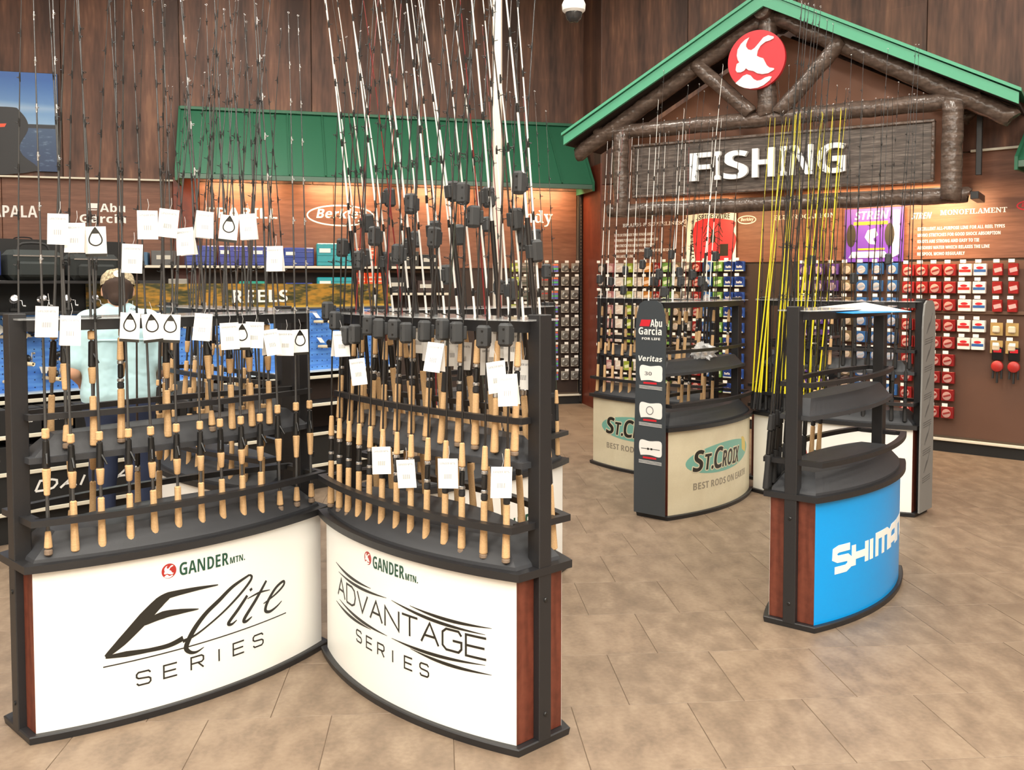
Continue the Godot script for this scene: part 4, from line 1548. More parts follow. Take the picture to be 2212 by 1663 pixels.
func print_quad(w: float, h: float, z := 0.0) -> ArrayMesh:
	var s := st()
	uvquad(s, Vector3(-w / 2, -h / 2, z), Vector3(w / 2, -h / 2, z), Vector3(w / 2, h / 2, z), Vector3(-w / 2, h / 2, z))
	s.generate_normals()
	return s.commit()


func build_reel_counter():
	var g := thing("reel_counter", "long black reel counter with blue pegboard and autumn photo banner behind the man", "display counter")
	g.transform = frame_g
	var n := FastNoiseLite.new()
	n.seed = 5
	n.frequency = 0.02
	var water := picture(256, 96, func(u: float, v: float) -> Color:
		var k := n.get_noise_2d(u * 500.0, v * 900.0)
		return c3(92, 152, 236).lerp(c3(58, 108, 198), clampf(0.35 + 0.5 * k, 0, 1)).lerp(c3(112, 168, 226), clampf(0.15 - 0.5 * k, 0, 1)))
	var s := st()
	box(s, Vector3(1.2, 1.21, -0.02), Vector3(4.2, 0.53, 0.03), 0.003)
	var peg := part("peg_board", s, mat_plain("peg_edge", c3(60, 110, 190), 0.5), g)
	var face := part("water_print", print_quad(4.2, 0.53), mat_tex("water_print", water, 0.45), peg)
	face.position = Vector3(1.2, 1.21, -0.004)
	s = st()
	for i in 82:
		for j in 10:
			prism(s, ellipse(-0.85 + i * 0.05, 0.975 + j * 0.052, 0.0045, 0.0045, 6), -0.003, -0.0015)
	part("peg_holes", s, mat_plain("peg_hole", c3(18, 34, 74), 0.8), peg).set_meta("kind", "stuff")
	var trees := picture(256, 64, func(u: float, v: float) -> Color:
		var k := n.get_noise_2d(u * 420.0, v * 110.0) + 0.6 * n.get_noise_2d(u * 1500.0 + 90.0, v * 420.0)
		var c := c3(74, 74, 40).lerp(c3(176, 128, 48), clampf(0.5 + k, 0, 1))
		c = c.lerp(c3(40, 46, 30), clampf(-k * 1.2, 0, 1))
		return c.lerp(c3(196, 160, 66), clampf((v - 0.86) * 12.0, 0, 1)))
	s = st()
	box(s, Vector3(1.95, 1.58, -0.02), Vector3(2.7, 0.2, 0.03), 0.003)
	var ban := part("photo_banner", s, M.black_metal, g)
	part("tree_print", print_quad(2.7, 0.2), mat_tex("tree_print", trees, 0.5), ban).position = Vector3(1.95, 1.58, -0.004)
	s = st()
	text_into(s, "REELS", true, 1.72, 1.53, 0.5, 0.1, 0, 0.002)
	part("lettering", s, M.white_flat, ban).position.z = -0.003
	s = st()
	box(s, Vector3(1.2, 1.478, 0.0), Vector3(4.2, 0.012, 0.03))
	part("rail", s, mat_plain("rail_grey", c3(120, 112, 96), 0.5), g)
	# white map under the pegboard and the price rails
	s = st()
	box(s, Vector3(1.2, 0.945, 0.03), Vector3(4.2, 0.012, 0.1), 0.0, Transform3D.IDENTITY)
	part("counter_top", s, mat_plain("map_white", c3(190, 206, 220), 0.4), g)
	for q in [[0.9, 0.1], [0.7, 0.31], [0.462, 0.31], [0.205, 0.31]]:
		s = st()
		box(s, Vector3(1.2, q[0] - 0.002, q[1]), Vector3(4.2, 0.026, 0.014), 0.003)
		part("price_rail", s, M.strip_white, g)
		s = st()
		box(s, Vector3(1.2, q[0] - 0.012, q[1] / 2 - 0.02), Vector3(4.2, 0.02, q[1]))
		part("shelf", s, M.black_metal, g)
	s = st()
	box(s, Vector3(1.2, 0.52, -0.06), Vector3(4.2, 1.04, 0.06))
	part("back_board", s, M.dark_panel, g)
	s = st()
	box(s, Vector3(1.2, 0.325, 0.29), Vector3(4.2, 0.235, 0.012))
	var fb := part("front_board", s, M.kick_black, g)
	s = st()
	for q in [["D", 0.14, 0.12], ["A", 0.295, 0.1], ["I", 0.40, 0.05], ["W", 0.46, 0.15], ["A", 0.65, 0.1]]:
		for line in letters[q[0]]:
			var pts := []
			for k in range(0, line.size(), 2):
				pts.append(Vector2(q[1] + line[k] * q[2] + 0.03 * line[k + 1], 0.325 + line[k + 1] * 0.065))
			ribbon(s, pts, 0.014)
	part("lettering", s, M.white_flat, fb).position.z = 0.2965
	s = st()
	box(s, Vector3(1.2, 0.095, 0.25), Vector3(4.2, 0.19, 0.02))
	part("kick_board", s, M.kick_black, g)
	# shelf of bags and reels over the left end
	s = st()
	box(s, Vector3(0.02, 1.69, 0.09), Vector3(1.75, 0.022, 0.24), 0.003)
	part("upper_shelf", s, M.black_metal, g)
	s = st()
	box(s, Vector3(0.02, 1.485, 0.1), Vector3(1.75, 0.02, 0.26), 0.003)
	part("reel_shelf", s, M.black_metal, g)
	s = st()
	box(s, Vector3(0.02, 1.73, -0.04), Vector3(1.75, 0.5, 0.02))
	part("upper_back", s, M.kick_black, g)

	# boxed reels on the two lower shelves
	var proto := Node3D.new()
	s = st()
	box(s, Vector3(0, 0.085, -0.1), Vector3(0.185, 0.17, 0.19), 0.003)
	part("carton", s, mat_plain("carton_black", c3(26, 26, 27), 0.45), proto)
	s = st()
	text_into(s, "Abu", true, -0.02, 0.108, 0.055, 0.026)
	text_into(s, "Garcia", true, -0.055, 0.078, 0.09, 0.026)
	part("lettering", s, M.white_flat, proto).position.z = -0.0045
	s = st()
	prism(s, [Vector2(-0.05, 0.112), Vector2(-0.028, 0.112), Vector2(-0.022, 0.13), Vector2(-0.045, 0.13)], 0, 0.001)
	part("red_mark", s, M.sign_red, proto).position.z = -0.0045
	for row in 2:
		for i in 12:
			var o: Node3D = proto.duplicate()
			o.name = numbered("reel_box")
			add_child(o)
			o.transform = frame_g * Transform3D(Basis(UP, rng.randf_range(-0.04, 0.04)), Vector3(-0.5 + i * 0.2, 0.703 if row == 0 else 0.465, 0.29))
			tag(o, "black reel carton, white lettering, %s from left on %s counter shelf" % [NTH[i], "upper" if row == 0 else "lower"], "box", "black reel cartons in the counter")

	# display reels on cork stubs poking out of the pegboard
	var spots := [0.03, 1.33, 0.17, 1.335, 0.42, 1.36, 0.62, 1.30, 0.12, 1.15, 0.35, 1.17, 0.3, 1.04, 0.05, 1.03, 2.46, 1.36, 2.66, 1.38, 2.5, 1.15, 2.7, 1.16, 2.9, 1.3, 1.45, 1.2, 1.75, 1.33, 1.2, 1.36]
	for i in spots.size() / 2:
		display_reel(Vector3(spots[i * 2], spots[i * 2 + 1], 0.02), i)
	for i in 7:
		spin_reel(Vector3(-0.42 + i * 0.17, 1.497, 0.12), i)
	for i in 4:
		var col: Color = [c3(30, 44, 92), c3(34, 52, 118), c3(36, 42, 42), c3(30, 34, 34)][i]
		var words: String = ["navy blue", "bright navy", "dark grey", "black"][i]
		bag(frame_g * Transform3D(Basis.IDENTITY, Vector3(-0.55 + i * 0.38, 1.702, 0.12)), 0.34, 0.24 - 0.02 * i, col, "%s soft tackle bag on the top shelf at the far left" % words, "tackle bags on the top shelf")


func display_reel(at: Vector3, i: int):
	var key := "display_reel"
	if not rod_protos.has(key):
		var g := Node3D.new()
		var out := Basis(Vector3.RIGHT, Vector3.BACK, Vector3.DOWN)     # y of the lathe runs out of the wall
		var s := st()
		lathe(s, [Vector2(0.012, 0.0), Vector2(0.0135, 0.06), Vector2(0.0125, 0.09), Vector2(0, 0.09)], 10, Transform3D(out, Vector3.ZERO))
		part("stub_grip", s, mat_plain("pale_cork", c3(214, 196, 162), 0.7), g)
		s = st()
		lathe(s, [Vector2(0.0135, 0.13), Vector2(0.0145, 0.14), Vector2(0.0135, 0.2), Vector2(0.012, 0.204), Vector2(0.006, 0.2)], 10, Transform3D(out, Vector3.ZERO))
		part("end_grip", s, M.pale_cork, g)
		s = st()
		lathe(s, [Vector2(0.008, 0.085), Vector2(0.008, 0.135)], 8, Transform3D(out, Vector3.ZERO))
		part("seat", s, M.seat_black, g)
		s = st()
		lathe(s, [Vector2(0, -0.032), Vector2(0.022, -0.03), Vector2(0.027, -0.02), Vector2(0.02, -0.014), Vector2(0.02, 0.014), Vector2(0.027, 0.02), Vector2(0.022, 0.03), Vector2(0, 0.032)], 12, Transform3D(Basis(Vector3.UP, Vector3.LEFT, Vector3.BACK), Vector3(0, 0.034, 0.11)))
		part("reel_body", s, M.seat_black, g)
		s = st()
		tube(s, [Vector3(0.034, 0.034, 0.11), Vector3(0.046, 0.034, 0.11)], 0.005, 6)
		box(s, Vector3(0.048, 0.034, 0.11), Vector3(0.004, 0.08, 0.012), 0.001)
		for k in [-1.0, 1.0]:
			lathe(s, [Vector2(0, 0), Vector2(0.008, 0.002), Vector2(0.009, 0.018), Vector2(0, 0.02)], 8, Transform3D(Basis(Vector3.DOWN, Vector3.RIGHT, Vector3.BACK), Vector3(0.05, 0.034 + 0.034 * k, 0.11)))
		part("crank", s, M.silver, g)
		rod_protos[key] = g
	var o: Node3D = rod_protos[key].duplicate()
	o.name = numbered("display_reel")
	add_child(o)
	o.transform = frame_g * Transform3D(Basis(UP, rng.randf_range(0.1, 0.6)) * Basis(Vector3.BACK, rng.randf_range(-0.5, 0.5)), at)
	var lab := "%s pegboard reel on pale cork stub, %s listed from far left" % ["carded" if i % 2 == 0 else "bare", NTH[i]]
	tag(o, lab, "fishing reel", "display reels on the blue pegboard")
	if i % 2 == 0:
		var s := st()
		box(s, Vector3(0, 0.03, 0), Vector3(0.075, 0.055, 0.002), 0.0, Transform3D(Basis(Vector3.RIGHT, -0.7), Vector3.ZERO))
		part("price_card", s, M.white_flat, o).position = Vector3(0, 0.03, 0.04)


func spin_reel(at: Vector3, i: int):
	var key := "spin_reel"
	if not rod_protos.has(key):
		var g := Node3D.new()
		var s := st()
		box(s, Vector3(0, 0.012, 0), Vector3(0.05, 0.024, 0.05), 0.004)
		tube(s, [Vector3(0, 0.02, 0), Vector3(0, 0.05, 0.006)], 0.007, 6)
		part("stand", s, M.seat_black, g)
		s = st()
		lathe(s, [Vector2(0, 0), Vector2(0.022, 0.004), Vector2(0.026, 0.02), Vector2(0.016, 0.03), Vector2(0.016, 0.048), Vector2(0.025, 0.052), Vector2(0.022, 0.064), Vector2(0, 0.068)], 12, Transform3D(Basis(Vector3.RIGHT, Vector3(0, 0.3, 0.95).normalized(), Vector3(0, -0.95, 0.3).normalized()), Vector3(0, 0.07, -0.02)))
		part("spool", s, M.chrome, g)
		s = st()
		tube(s, [Vector3(0.02, 0.075, 0), Vector3(0.05, 0.07, 0), Vector3(0.052, 0.04, 0.01)], 0.004, 6)
		lathe(s, [Vector2(0, 0), Vector2(0.008, 0.002), Vector2(0.009, 0.02), Vector2(0, 0.022)], 8, Transform3D(Basis(Vector3.DOWN, Vector3.RIGHT, Vector3.BACK), Vector3(0.05, 0.036, 0.012)))
		torus(s, Vector3(0, 0.085, 0.03), Vector3(0.3, 0.9, 0.2).normalized(), 0.034, 0.0016, 12, 4)
		part("crank", s, M.silver, g)
		rod_protos[key] = g
	var o: Node3D = rod_protos[key].duplicate()
	o.name = numbered("spinning_reel")
	add_child(o)
	o.transform = frame_g * Transform3D(Basis(UP, rng.randf_range(-0.5, 0.5)), at)
	tag(o, "chrome spinning reel, %s from left on reel shelf at far left" % NTH[i], "fishing reel", "spinning reels on the left shelf")


func bag(T: Transform3D, w: float, h: float, col: Color, label: String, group: String):
	var g := thing("tackle_bag", label, "bag", Vector3.ZERO, 0.0, group)
	g.transform = T
	var m := mat_plain("bag_%s" % col.to_html(), col, 0.85)
	var s := st()
	box(s, Vector3(0, h / 2, 0), Vector3(w, h, 0.2), 0.035)
	part("body", s, m, g)
	s = st()
	box(s, Vector3(0, h * 0.36, 0.11), Vector3(w * 0.72, h * 0.5, 0.04), 0.015)
	part("pocket", s, m, g)
	s = st()
	tube(s, smooth_line3([Vector3(-w * 0.3, h - 0.01, 0.03), Vector3(-w * 0.2, h + 0.04, 0.03), Vector3(w * 0.2, h + 0.04, 0.03), Vector3(w * 0.3, h - 0.01, 0.03)]), 0.008, 6)
	part("strap", s, M.foam_black, g)
	s = st()
	box(s, Vector3(0, h * 0.8, 0.1), Vector3(w * 0.86, 0.008, 0.006))
	part("zip", s, M.silver, g)


func smooth_line3(p: Array, k := 5) -> Array:
	var out := []
	for i in p.size() - 1:
		for j in k:
			out.append(p[i].cubic_interpolate(p[i + 1], p[maxi(i - 1, 0)], p[mini(i + 2, p.size() - 1)], float(j) / k))
	out.append(p[-1])
	return out


# ---------------------------------------------------------------- shelves under the awning

func build_shelves():
	for q in [["upper", 1.9, -8.5, -0.95], ["lower", 1.56, -8.5, -0.95]]:
		var g := thing("wall_shelf", "%s long brown shelf with pale front edge under the awning" % q[0], "shelf")
		g.transform = frame_a
		var s := st()
		box(s, Vector3((q[2] + q[3]) / 2, q[1] - 0.014, 0.19), Vector3(q[3] - q[2], 0.028, 0.36))
		part("board", s, mat_plain("shelf_brown", c3(84, 68, 58), 0.6), g)
		s = st()
		box(s, Vector3((q[2] + q[3]) / 2, q[1] - 0.014, 0.376), Vector3(q[3] - q[2], 0.032, 0.012), 0.003)
		part("front_edge", s, M.strip_white, g)
	# clear coloured tackle cases
	var blue := c3(42, 62, 148)
	var cases := [[-4.03, 1.9, 0.37, 0.245, blue, "violet blue", "first"], [-3.64, 1.9, 0.37, 0.245, c3(52, 60, 150), "violet blue", "second"], [-3.25, 1.9, 0.37, 0.245, blue, "blue", "third"], [-2.86, 1.9, 0.37, 0.23, c3(28, 58, 142), "blue", "fourth"],
		[-2.41, 1.9, 0.46, 0.29, c3(20, 150, 160), "teal", "fifth"], [-2.41, 1.56, 0.46, 0.2, c3(20, 150, 160), "teal", "second"], [-3.42, 1.56, 0.33, 0.15, c3(30, 150, 130), "green teal", "first"], [-2.86, 1.56, 0.34, 0.13, c3(30, 60, 150), "blue", "third"]]
	for q in cases:
		tackle_case(frame_a * Transform3D(Basis.IDENTITY, Vector3(q[0], q[1], 0.23)), q[2], q[3], q[4], "%s plastic tackle case, %s from left on the %s shelf under the awning" % [q[5], q[6], "upper" if q[1] > 1.8 else "lower"])
	for i in 5:
		var up := i < 2
		var g := thing("orange_case", "narrow orange case on end, %s on %s shelf beside the teal case" % [NTH[i] if up else NTH[i - 2], "upper" if up else "lower"], "tackle case", Vector3.ZERO, 0.0, "orange cases")
		g.transform = frame_a * Transform3D(Basis.IDENTITY, Vector3(-2.09 + 0.13 * (i if up else i - 2), 1.9 if up else 1.56, 0.26))
		var s := st()
		box(s, Vector3(0, 0.115 if up else 0.13, 0), Vector3(0.12, 0.23 if up else 0.26, 0.2), 0.008)
		part("case", s, mat_plain("case_orange", c3(240, 78, 34), 0.35), g)
		s = st()
		for y in [0.07, 0.15, 0.2]:
			box(s, Vector3(0, y, 0.1), Vector3(0.1, 0.02, 0.006), 0.002)
		part("latch", s, mat_plain("case_orange_pale", c3(250, 190, 160), 0.4), g)
	# dark bags and boxes at both ends of the shelves
	for i in 4:
		bag(frame_a * Transform3D(Basis.IDENTITY, Vector3(-6.45 + 0.42 * i, 1.9, 0.2)), 0.38, [0.3, 0.28, 0.26, 0.22][i], [c3(26, 34, 66), c3(40, 66, 132), c3(38, 44, 42), c3(32, 36, 36)][i], "%s tackle bag on the upper shelf below the white wall lettering" % ["dark navy", "blue", "dark green", "black"][i], "tackle bags on the upper wall shelf")
	var cols := [c3(70, 104, 134), c3(92, 92, 92), c3(60, 70, 70), c3(34, 34, 36), c3(44, 40, 40), c3(52, 50, 46), c3(30, 32, 34), c3(150, 146, 138), c3(36, 36, 36), c3(60, 44, 40)]
	var names := ["slate blue", "mid grey", "grey green", "black", "brown black", "olive grey", "near black", "pale grey", "charcoal", "dark brown"]
	var pos := [-4.78, 1.9, -4.46, 1.9, -5.0, 1.56, -4.62, 1.56, -1.7, 1.9, -1.45, 1.9, -1.2, 1.9, -4.3, 1.56, -1.62, 1.56, -1.25, 1.56]
	for i in 10:
		var g := thing("gear_box", "%s gear box on the %s shelf under the awning" % [names[i], "upper" if pos[i * 2 + 1] > 1.8 else "lower"], "box", Vector3.ZERO, 0.0, "gear boxes on the wall shelves")
		g.transform = frame_a * Transform3D(Basis.IDENTITY, Vector3(pos[i * 2], pos[i * 2 + 1], 0.22))
		var s := st()
		var h := 0.16 + 0.02 * (i % 3)
		box(s, Vector3(0, h / 2, 0), Vector3(0.28 if i < 4 else 0.22, h, 0.26), 0.006)
		part("carton", s, mat_plain("box_%d" % i, cols[i], 0.55), g)
		s = st()
		box(s, Vector3(0, h * 0.55, 0.131), Vector3(0.16, 0.05, 0.002))
		part("label", s, mat_plain("box_label", c3(196, 192, 180), 0.6), g)


func tackle_case(T: Transform3D, w: float, h: float, col: Color, label: String):
	var g := thing("tackle_case", label, "tackle case", Vector3.ZERO, 0.0, "clear tackle cases on the wall shelves")
	g.transform = T
	var m := mat_plain("case_%s" % col.to_html(), col, 0.15)
	m.clearcoat_enabled = true
	m.clearcoat = 0.7
	var s := st()
	box(s, Vector3(0, h / 2, 0), Vector3(w, h, 0.28), 0.012)
	part("case", s, m, g)
	s = st()
	for i in 3:
		box(s, Vector3(0, h * (0.2 + 0.28 * i), 0.142), Vector3(w * 0.95, 0.01, 0.008), 0.003)
	part("rib", s, m, g)
	s = st()
	box(s, Vector3(-w * 0.28, h * 0.68, 0.146), Vector3(w * 0.3, h * 0.18, 0.002))
	part("label", s, M.white_flat, g)


# ---------------------------------------------------------------- goods on the pegged walls

func pack_proto(style: String) -> Node3D:
	var key := "pack_" + style
	if rod_protos.has(key):
		return rod_protos[key]
	var g := Node3D.new()
	var s := st()
	box(s, Vector3(0, 0.042, 0.0), Vector3(0.054, 0.032, 0.002))
	part("price_tag", s, M.white_flat, g).position.z = 0.075
	s = st()
	tube(s, [Vector3(0, 0.024, -0.06), Vector3(0, 0.024, 0.07)], 0.002, 4)
	part("hook", s, M.silver, g)
	var box_c: Color = {"red": c3(132, 26, 28), "white_red": c3(236, 232, 226), "white_blue": c3(236, 232, 226), "blue": c3(44, 90, 150), "sufix": c3(40, 78, 158), "purple": c3(74, 52, 124), "green": c3(104, 152, 76), "lime": c3(152, 172, 66), "orange": c3(184, 124, 58),
		"pink": c3(172, 126, 130), "camo": c3(104, 94, 74), "small_red": c3(146, 30, 30), "grey": c3(128, 128, 124), "white": c3(214, 212, 206), "dark": c3(56, 54, 52)}.get(style, c3(60, 58, 55))
	if style == "clam" or style == "tan":
		s = st()
		box(s, Vector3(0, -0.04, -0.004), Vector3(0.112, 0.122, 0.004), 0.001)
		part("back_card", s, mat_plain("card_" + style, c3(150, 146, 138) if style == "clam" else c3(178, 150, 96), 0.4), g)
		s = st()
		if style == "clam":
			lathe(s, [Vector2(0.05, 0), Vector2(0.048, 0.018), Vector2(0.032, 0.026), Vector2(0.012, 0.02), Vector2(0, 0.02)], 16, Transform3D(Basis(Vector3.RIGHT, Vector3.BACK, Vector3.DOWN), Vector3(0, -0.045, 0)))
			part("spool", s, mat_plain("spool_grey", c3(120, 120, 116), 0.25, 0.3), g)
			s = st()
			box(s, Vector3(0, -0.094, 0.006), Vector3(0.1, 0.012, 0.006), 0.002)
			part("lip", s, mat_plain("lip", c3(196, 192, 182), 0.3), g)
		else:
			box(s, Vector3(0, -0.042, 0.012), Vector3(0.066, 0.066, 0.02), 0.01)
			part("pouch", s, mat_plain("pouch", c3(216, 204, 182), 0.4), g)
	elif style == "bag" or style == "bag_red" or style == "bag_rainbow":
		s = st()
		box(s, Vector3(0, -0.042, 0), Vector3(0.098, 0.13, 0.012), 0.005)
		part("bag", s, mat_plain("bag_film", c3(120, 116, 110), 0.2), g)
		for q in ([[-0.02, c3(168, 60, 58)], [-0.06, c3(92, 84, 80)]] if style == "bag_red" else [[0.0, c3(230, 120, 90)], [-0.028, c3(120, 110, 200)], [-0.056, c3(80, 196, 130)], [-0.084, c3(100, 104, 210)]] if style == "bag_rainbow" else [[-0.01, c3(156, 150, 142)], [-0.06, c3(76, 82, 74)]]):
			s = st()
			box(s, Vector3(0, q[0], 0.0075), Vector3(0.088, 0.022, 0.002))
			part("lure_band", s, mat_plain("band_%s" % q[1].to_html(), q[1], 0.35), g)
	else:
		var small := style == "small_red"
		var w := 0.085 if small else 0.116
		s = st()
		box(s, Vector3(0, -0.04, 0.0), Vector3(w, 0.115, 0.042), 0.004)
		part("carton", s, mat_plain("pack_" + style, box_c, 0.35), g)
		if style in ["red", "blue", "purple", "pink", "white", "camo", "dark"]:
			s = st()
			lathe(s, [Vector2(0.043, 0), Vector2(0.041, 0.005), Vector2(0.03, 0.007), Vector2(0, 0.007)], 16, Transform3D(Basis(Vector3.RIGHT, Vector3.BACK, Vector3.DOWN), Vector3(-0.004, -0.048, 0.021)))
			part("spool_window", s, mat_plain("spool_" + style, box_c.lerp(c3(206, 190, 180), 0.72), 0.2), g)
			s = st()
			box(s, Vector3(-0.002, -0.046, 0.029), Vector3(0.07, 0.017, 0.002), 0.0, Transform3D(Basis(Vector3.BACK, 0.3), Vector3(-0.012, 0, 0)))
			part("spool_label", s, mat_plain("spool_lab_" + style, box_c.lerp(c3(150, 70, 66) if style == "red" else c3(230, 228, 220), 0.55), 0.3), g)
		elif style in ["white_red", "white_blue"]:
			s = st()
			box(s, Vector3(0, -0.05, 0.0215), Vector3(0.108, 0.026, 0.002))
			part("colour_band", s, mat_plain("band_" + style, c3(176, 42, 42) if style == "white_red" else c3(48, 92, 156), 0.4), g)
			s = st()
			prism(s, ellipse(0.0, -0.022, 0.034, 0.013, 16), 0.021, 0.0225)
			part("oval_mark", s, M.sign_red, g)
		elif style == "sufix":
			s = st()
			prism(s, ellipse(0.0, -0.03, 0.056, 0.052, 20), 0.021, 0.0225)
			part("blue_arch", s, mat_plain("sufix_deep", c3(24, 50, 118), 0.3), g)
			s = st()
			text_into(s, "Sufix", true, -0.036, -0.058, 0.074, 0.028, 0.0225, 0.0235)
			part("lettering", s, M.white_flat, g)
			s = st()
			box(s, Vector3(0, -0.088, 0.0215), Vector3(0.108, 0.014, 0.002))
			part("foot_band", s, mat_plain("sufix_foot", c3(200, 206, 196), 0.4), g)
		else:
			s = st()
			box(s, Vector3(0, -0.045, 0.0215), Vector3(w * 0.78, 0.04, 0.002), 0.0, Transform3D(Basis(Vector3.BACK, 0.25), Vector3(-0.008, 0, 0)))
			part("label", s, mat_plain("label_" + style, box_c.lerp(Color.WHITE, 0.6), 0.4), g)
	rod_protos[key] = g
	return g


var pack_words := {"clam": "clear clamshell pack with a round grey spool", "bag": "clear lure bag", "bag_red": "lure bag with reddish lures", "bag_rainbow": "shiny rainbow lure bag", "red": "red line pack with round pale spool", "white_red": "white line box with red band",
	"white_blue": "white line box with blue band", "blue": "blue line pack with pale spool", "sufix": "deep blue line box with a dark arch", "purple": "purple line pack", "green": "green line pack", "lime": "lime yellow line pack", "orange": "orange line pack",
	"pink": "pink line pack", "camo": "brown camouflage line pack", "small_red": "small red line pack", "tan": "tan card pack with pale pouch", "grey": "grey line pack", "white": "white line pack", "dark": "dark line pack"}


func pack_grid(f: Transform3D, cols: Array, rows: Array, where: String, group: String):     # cols: [a, style, how many rows]
	for i in cols.size():
		for j in mini(rows.size(), cols[i][2]):
			var o: Node3D = pack_proto(cols[i][1]).duplicate()
			o.name = numbered("line_pack" if not cols[i][1].begins_with("bag") else "lure_bag")
			add_child(o)
			o.transform = f * Transform3D(Basis(UP, rng.randf_range(-0.06, 0.06)), Vector3(cols[i][0] + rng.randf_range(-0.004, 0.004), rows[j] - 0.045, 0.05))
			tag(o, "%s, %s column, %s row, %s" % [pack_words[cols[i][1]], NTH[i], NTH[j], where], "line pack" if not cols[i][1].begins_with("bag") else "lure pack", group)


func build_wall_goods():
	var rows := []
	for j in 9:
		rows.append(1.985 - j * 0.187)
	pack_grid(frame_a, [[0.02, "lime", 9], [0.165, "bag", 9], [0.31, "bag", 9], [0.455, "bag_red", 9], [0.60, "bag_rainbow", 9], [0.75, "clam", 9], [0.893, "clam", 9]], rows, "back wall", "packs on the back wall")
	var cols := []
	var kinds_l := ["dark", "pink", "white", "lime", "white", "orange", "red", "green", "camo", "grey", "red", "blue", "green", "sufix", "sufix"]
	for i in 15:
		cols.append([1.66 + i * 0.1435, kinds_l[i], 9])
	rows = []
	for j in 9:
		rows.append(1.965 - j * 0.178)
	pack_grid(frame_r, cols, rows, "side wall left section", "packs on the side wall, left section")
	cols = []
	var kinds_m := ["purple", "purple", "purple", "camo", "blue", "blue", "blue"]
	for i in 7:
		cols.append([4.47 + i * 0.16, kinds_m[i], 8])
	rows = []
	for j in 8:
		rows.append(1.92 - j * 0.178)
	pack_grid(frame_r, cols, rows, "side wall middle section", "packs on the side wall, middle section")
	cols = []
	var kinds_r := ["red", "red", "red", "red", "white_red", "white_blue", "small_red", "small_red"]
	var at := [5.585, 5.722, 5.858, 5.993, 6.13, 6.265, 6.425, 6.565]
	for i in 8:
		cols.append([at[i], kinds_r[i], 9 if i < 4 else 5 if i < 6 else 3])
	rows = [1.90, 1.727, 1.553, 1.352, 1.18, 1.007, 0.834, 0.66, 0.487]
	pack_grid(frame_r, cols, rows, "side wall right section", "packs on the side wall, right section")
	pack_grid(frame_r, [[6.425, "tan", 2], [6.565, "tan", 2]], [1.33, 1.16], "far right of side wall", "tan packs on the side wall")
	for i in 2:
		line_winder(frame_r * Transform3D(Basis.IDENTITY, Vector3(6.44 + 0.145 * i, 0.98, 0.05)), "left" if i == 0 else "right")
	poster_red()
	poster_purple()
	poster_lake()


func line_winder(T: Transform3D, side: String):
	var g := thing("line_winder", "black line winder with round red spool, %s one of the pair at the far right" % side, "line winder", Vector3.ZERO, 0.0, "line winders at the far right")
	g.transform = T
	var s := st()
	box(s, Vector3(0, 0.03, 0), Vector3(0.1, 0.13, 0.02), 0.006)
	part("card", s, M.seat_black, g)
	s = st()
	box(s, Vector3(0, 0.06, 0.011), Vector3(0.07, 0.035, 0.003))
	part("red_label", s, M.sign_red, g)
	s = st()
	lathe(s, [Vector2(0.055, 0), Vector2(0.052, 0.02), Vector2(0.04, 0.03), Vector2(0, 0.03)], 18, Transform3D(Basis(Vector3.RIGHT, Vector3.BACK, Vector3.DOWN), Vector3(0, -0.09, 0.0)))
	part("spool", s, M.emblem_red, g)
	s = st()
	for x in [-0.035, 0.0, 0.035]:
		tube(s, [Vector3(x, -0.1, 0), Vector3(x * 1.1, -0.2 - 0.05 * absf(cos(x * 40)), 0.005)], 0.011, 6)
	part("prong", s, M.foam_black, g)
	s = st()
	box(s, Vector3(0, 0.125, 0.07), Vector3(0.054, 0.03, 0.002))
	part("price_tag", s, M.white_flat, g)


func poster_red():
	var g := thing("poster", "red line poster with a black spider on the side wall header", "poster")
	g.transform = frame_r * Transform3D(Basis.IDENTITY, Vector3(3.26, 2.235, 0.03))
	var s := st()
	box(s, Vector3(0.0, 0, 0), Vector3(0.68, 0.6, 0.012), 0.002)
	part("backing", s, M.white_flat, g)
	s = st()
	prism(s, smooth_line([Vector2(-0.2, -0.28), Vector2(-0.2, 0.18), Vector2(0.3, 0.18), Vector2(0.31, 0.06), Vector2(0.345, -0.02), Vector2(0.33, -0.12), Vector2(0.28, -0.28)], 4), 0.006, 0.012)
	part("red_field", s, mat_plain("poster_red", c3(200, 52, 62), 0.4), g)
	s = st()
	prism(s, ellipse(0.04, -0.02, 0.035, 0.06, 18), 0.012, 0.014)
	prism(s, ellipse(0.04, 0.06, 0.022, 0.026, 14), 0.012, 0.014)
	for k in [-1.0, 1.0]:
		for i in 4:
			var y := 0.05 - i * 0.025
			var d := 0.1 - i * 0.062
			ribbon(s, smooth_line([Vector2(0.04, y), Vector2(0.04 + k * 0.07, y + d * 0.9), Vector2(0.04 + k * 0.13, y + d * 0.4 - 0.05)], 4), 0.009, 0, 0.012, 0.014)
	box(s, Vector3(0.19, -0.16, 0.013), Vector3(0.11, 0.14, 0.002))
	part("spider", s, M.ink, g)
	s = st()
	text_into(s, "SPIDERWIRE", true, -0.16, 0.205, 0.42, 0.06, 0.006, 0.009)
	text_into(s, "STEALTH", true, -0.25, -0.06, 0.36, 0.05, 0.0, 0.003, 0, 0, Transform3D(Basis(Vector3.BACK, PI / 2), Vector3(-0.28, -0.02, 0.006)))
	part("lettering", s, M.ink, g)


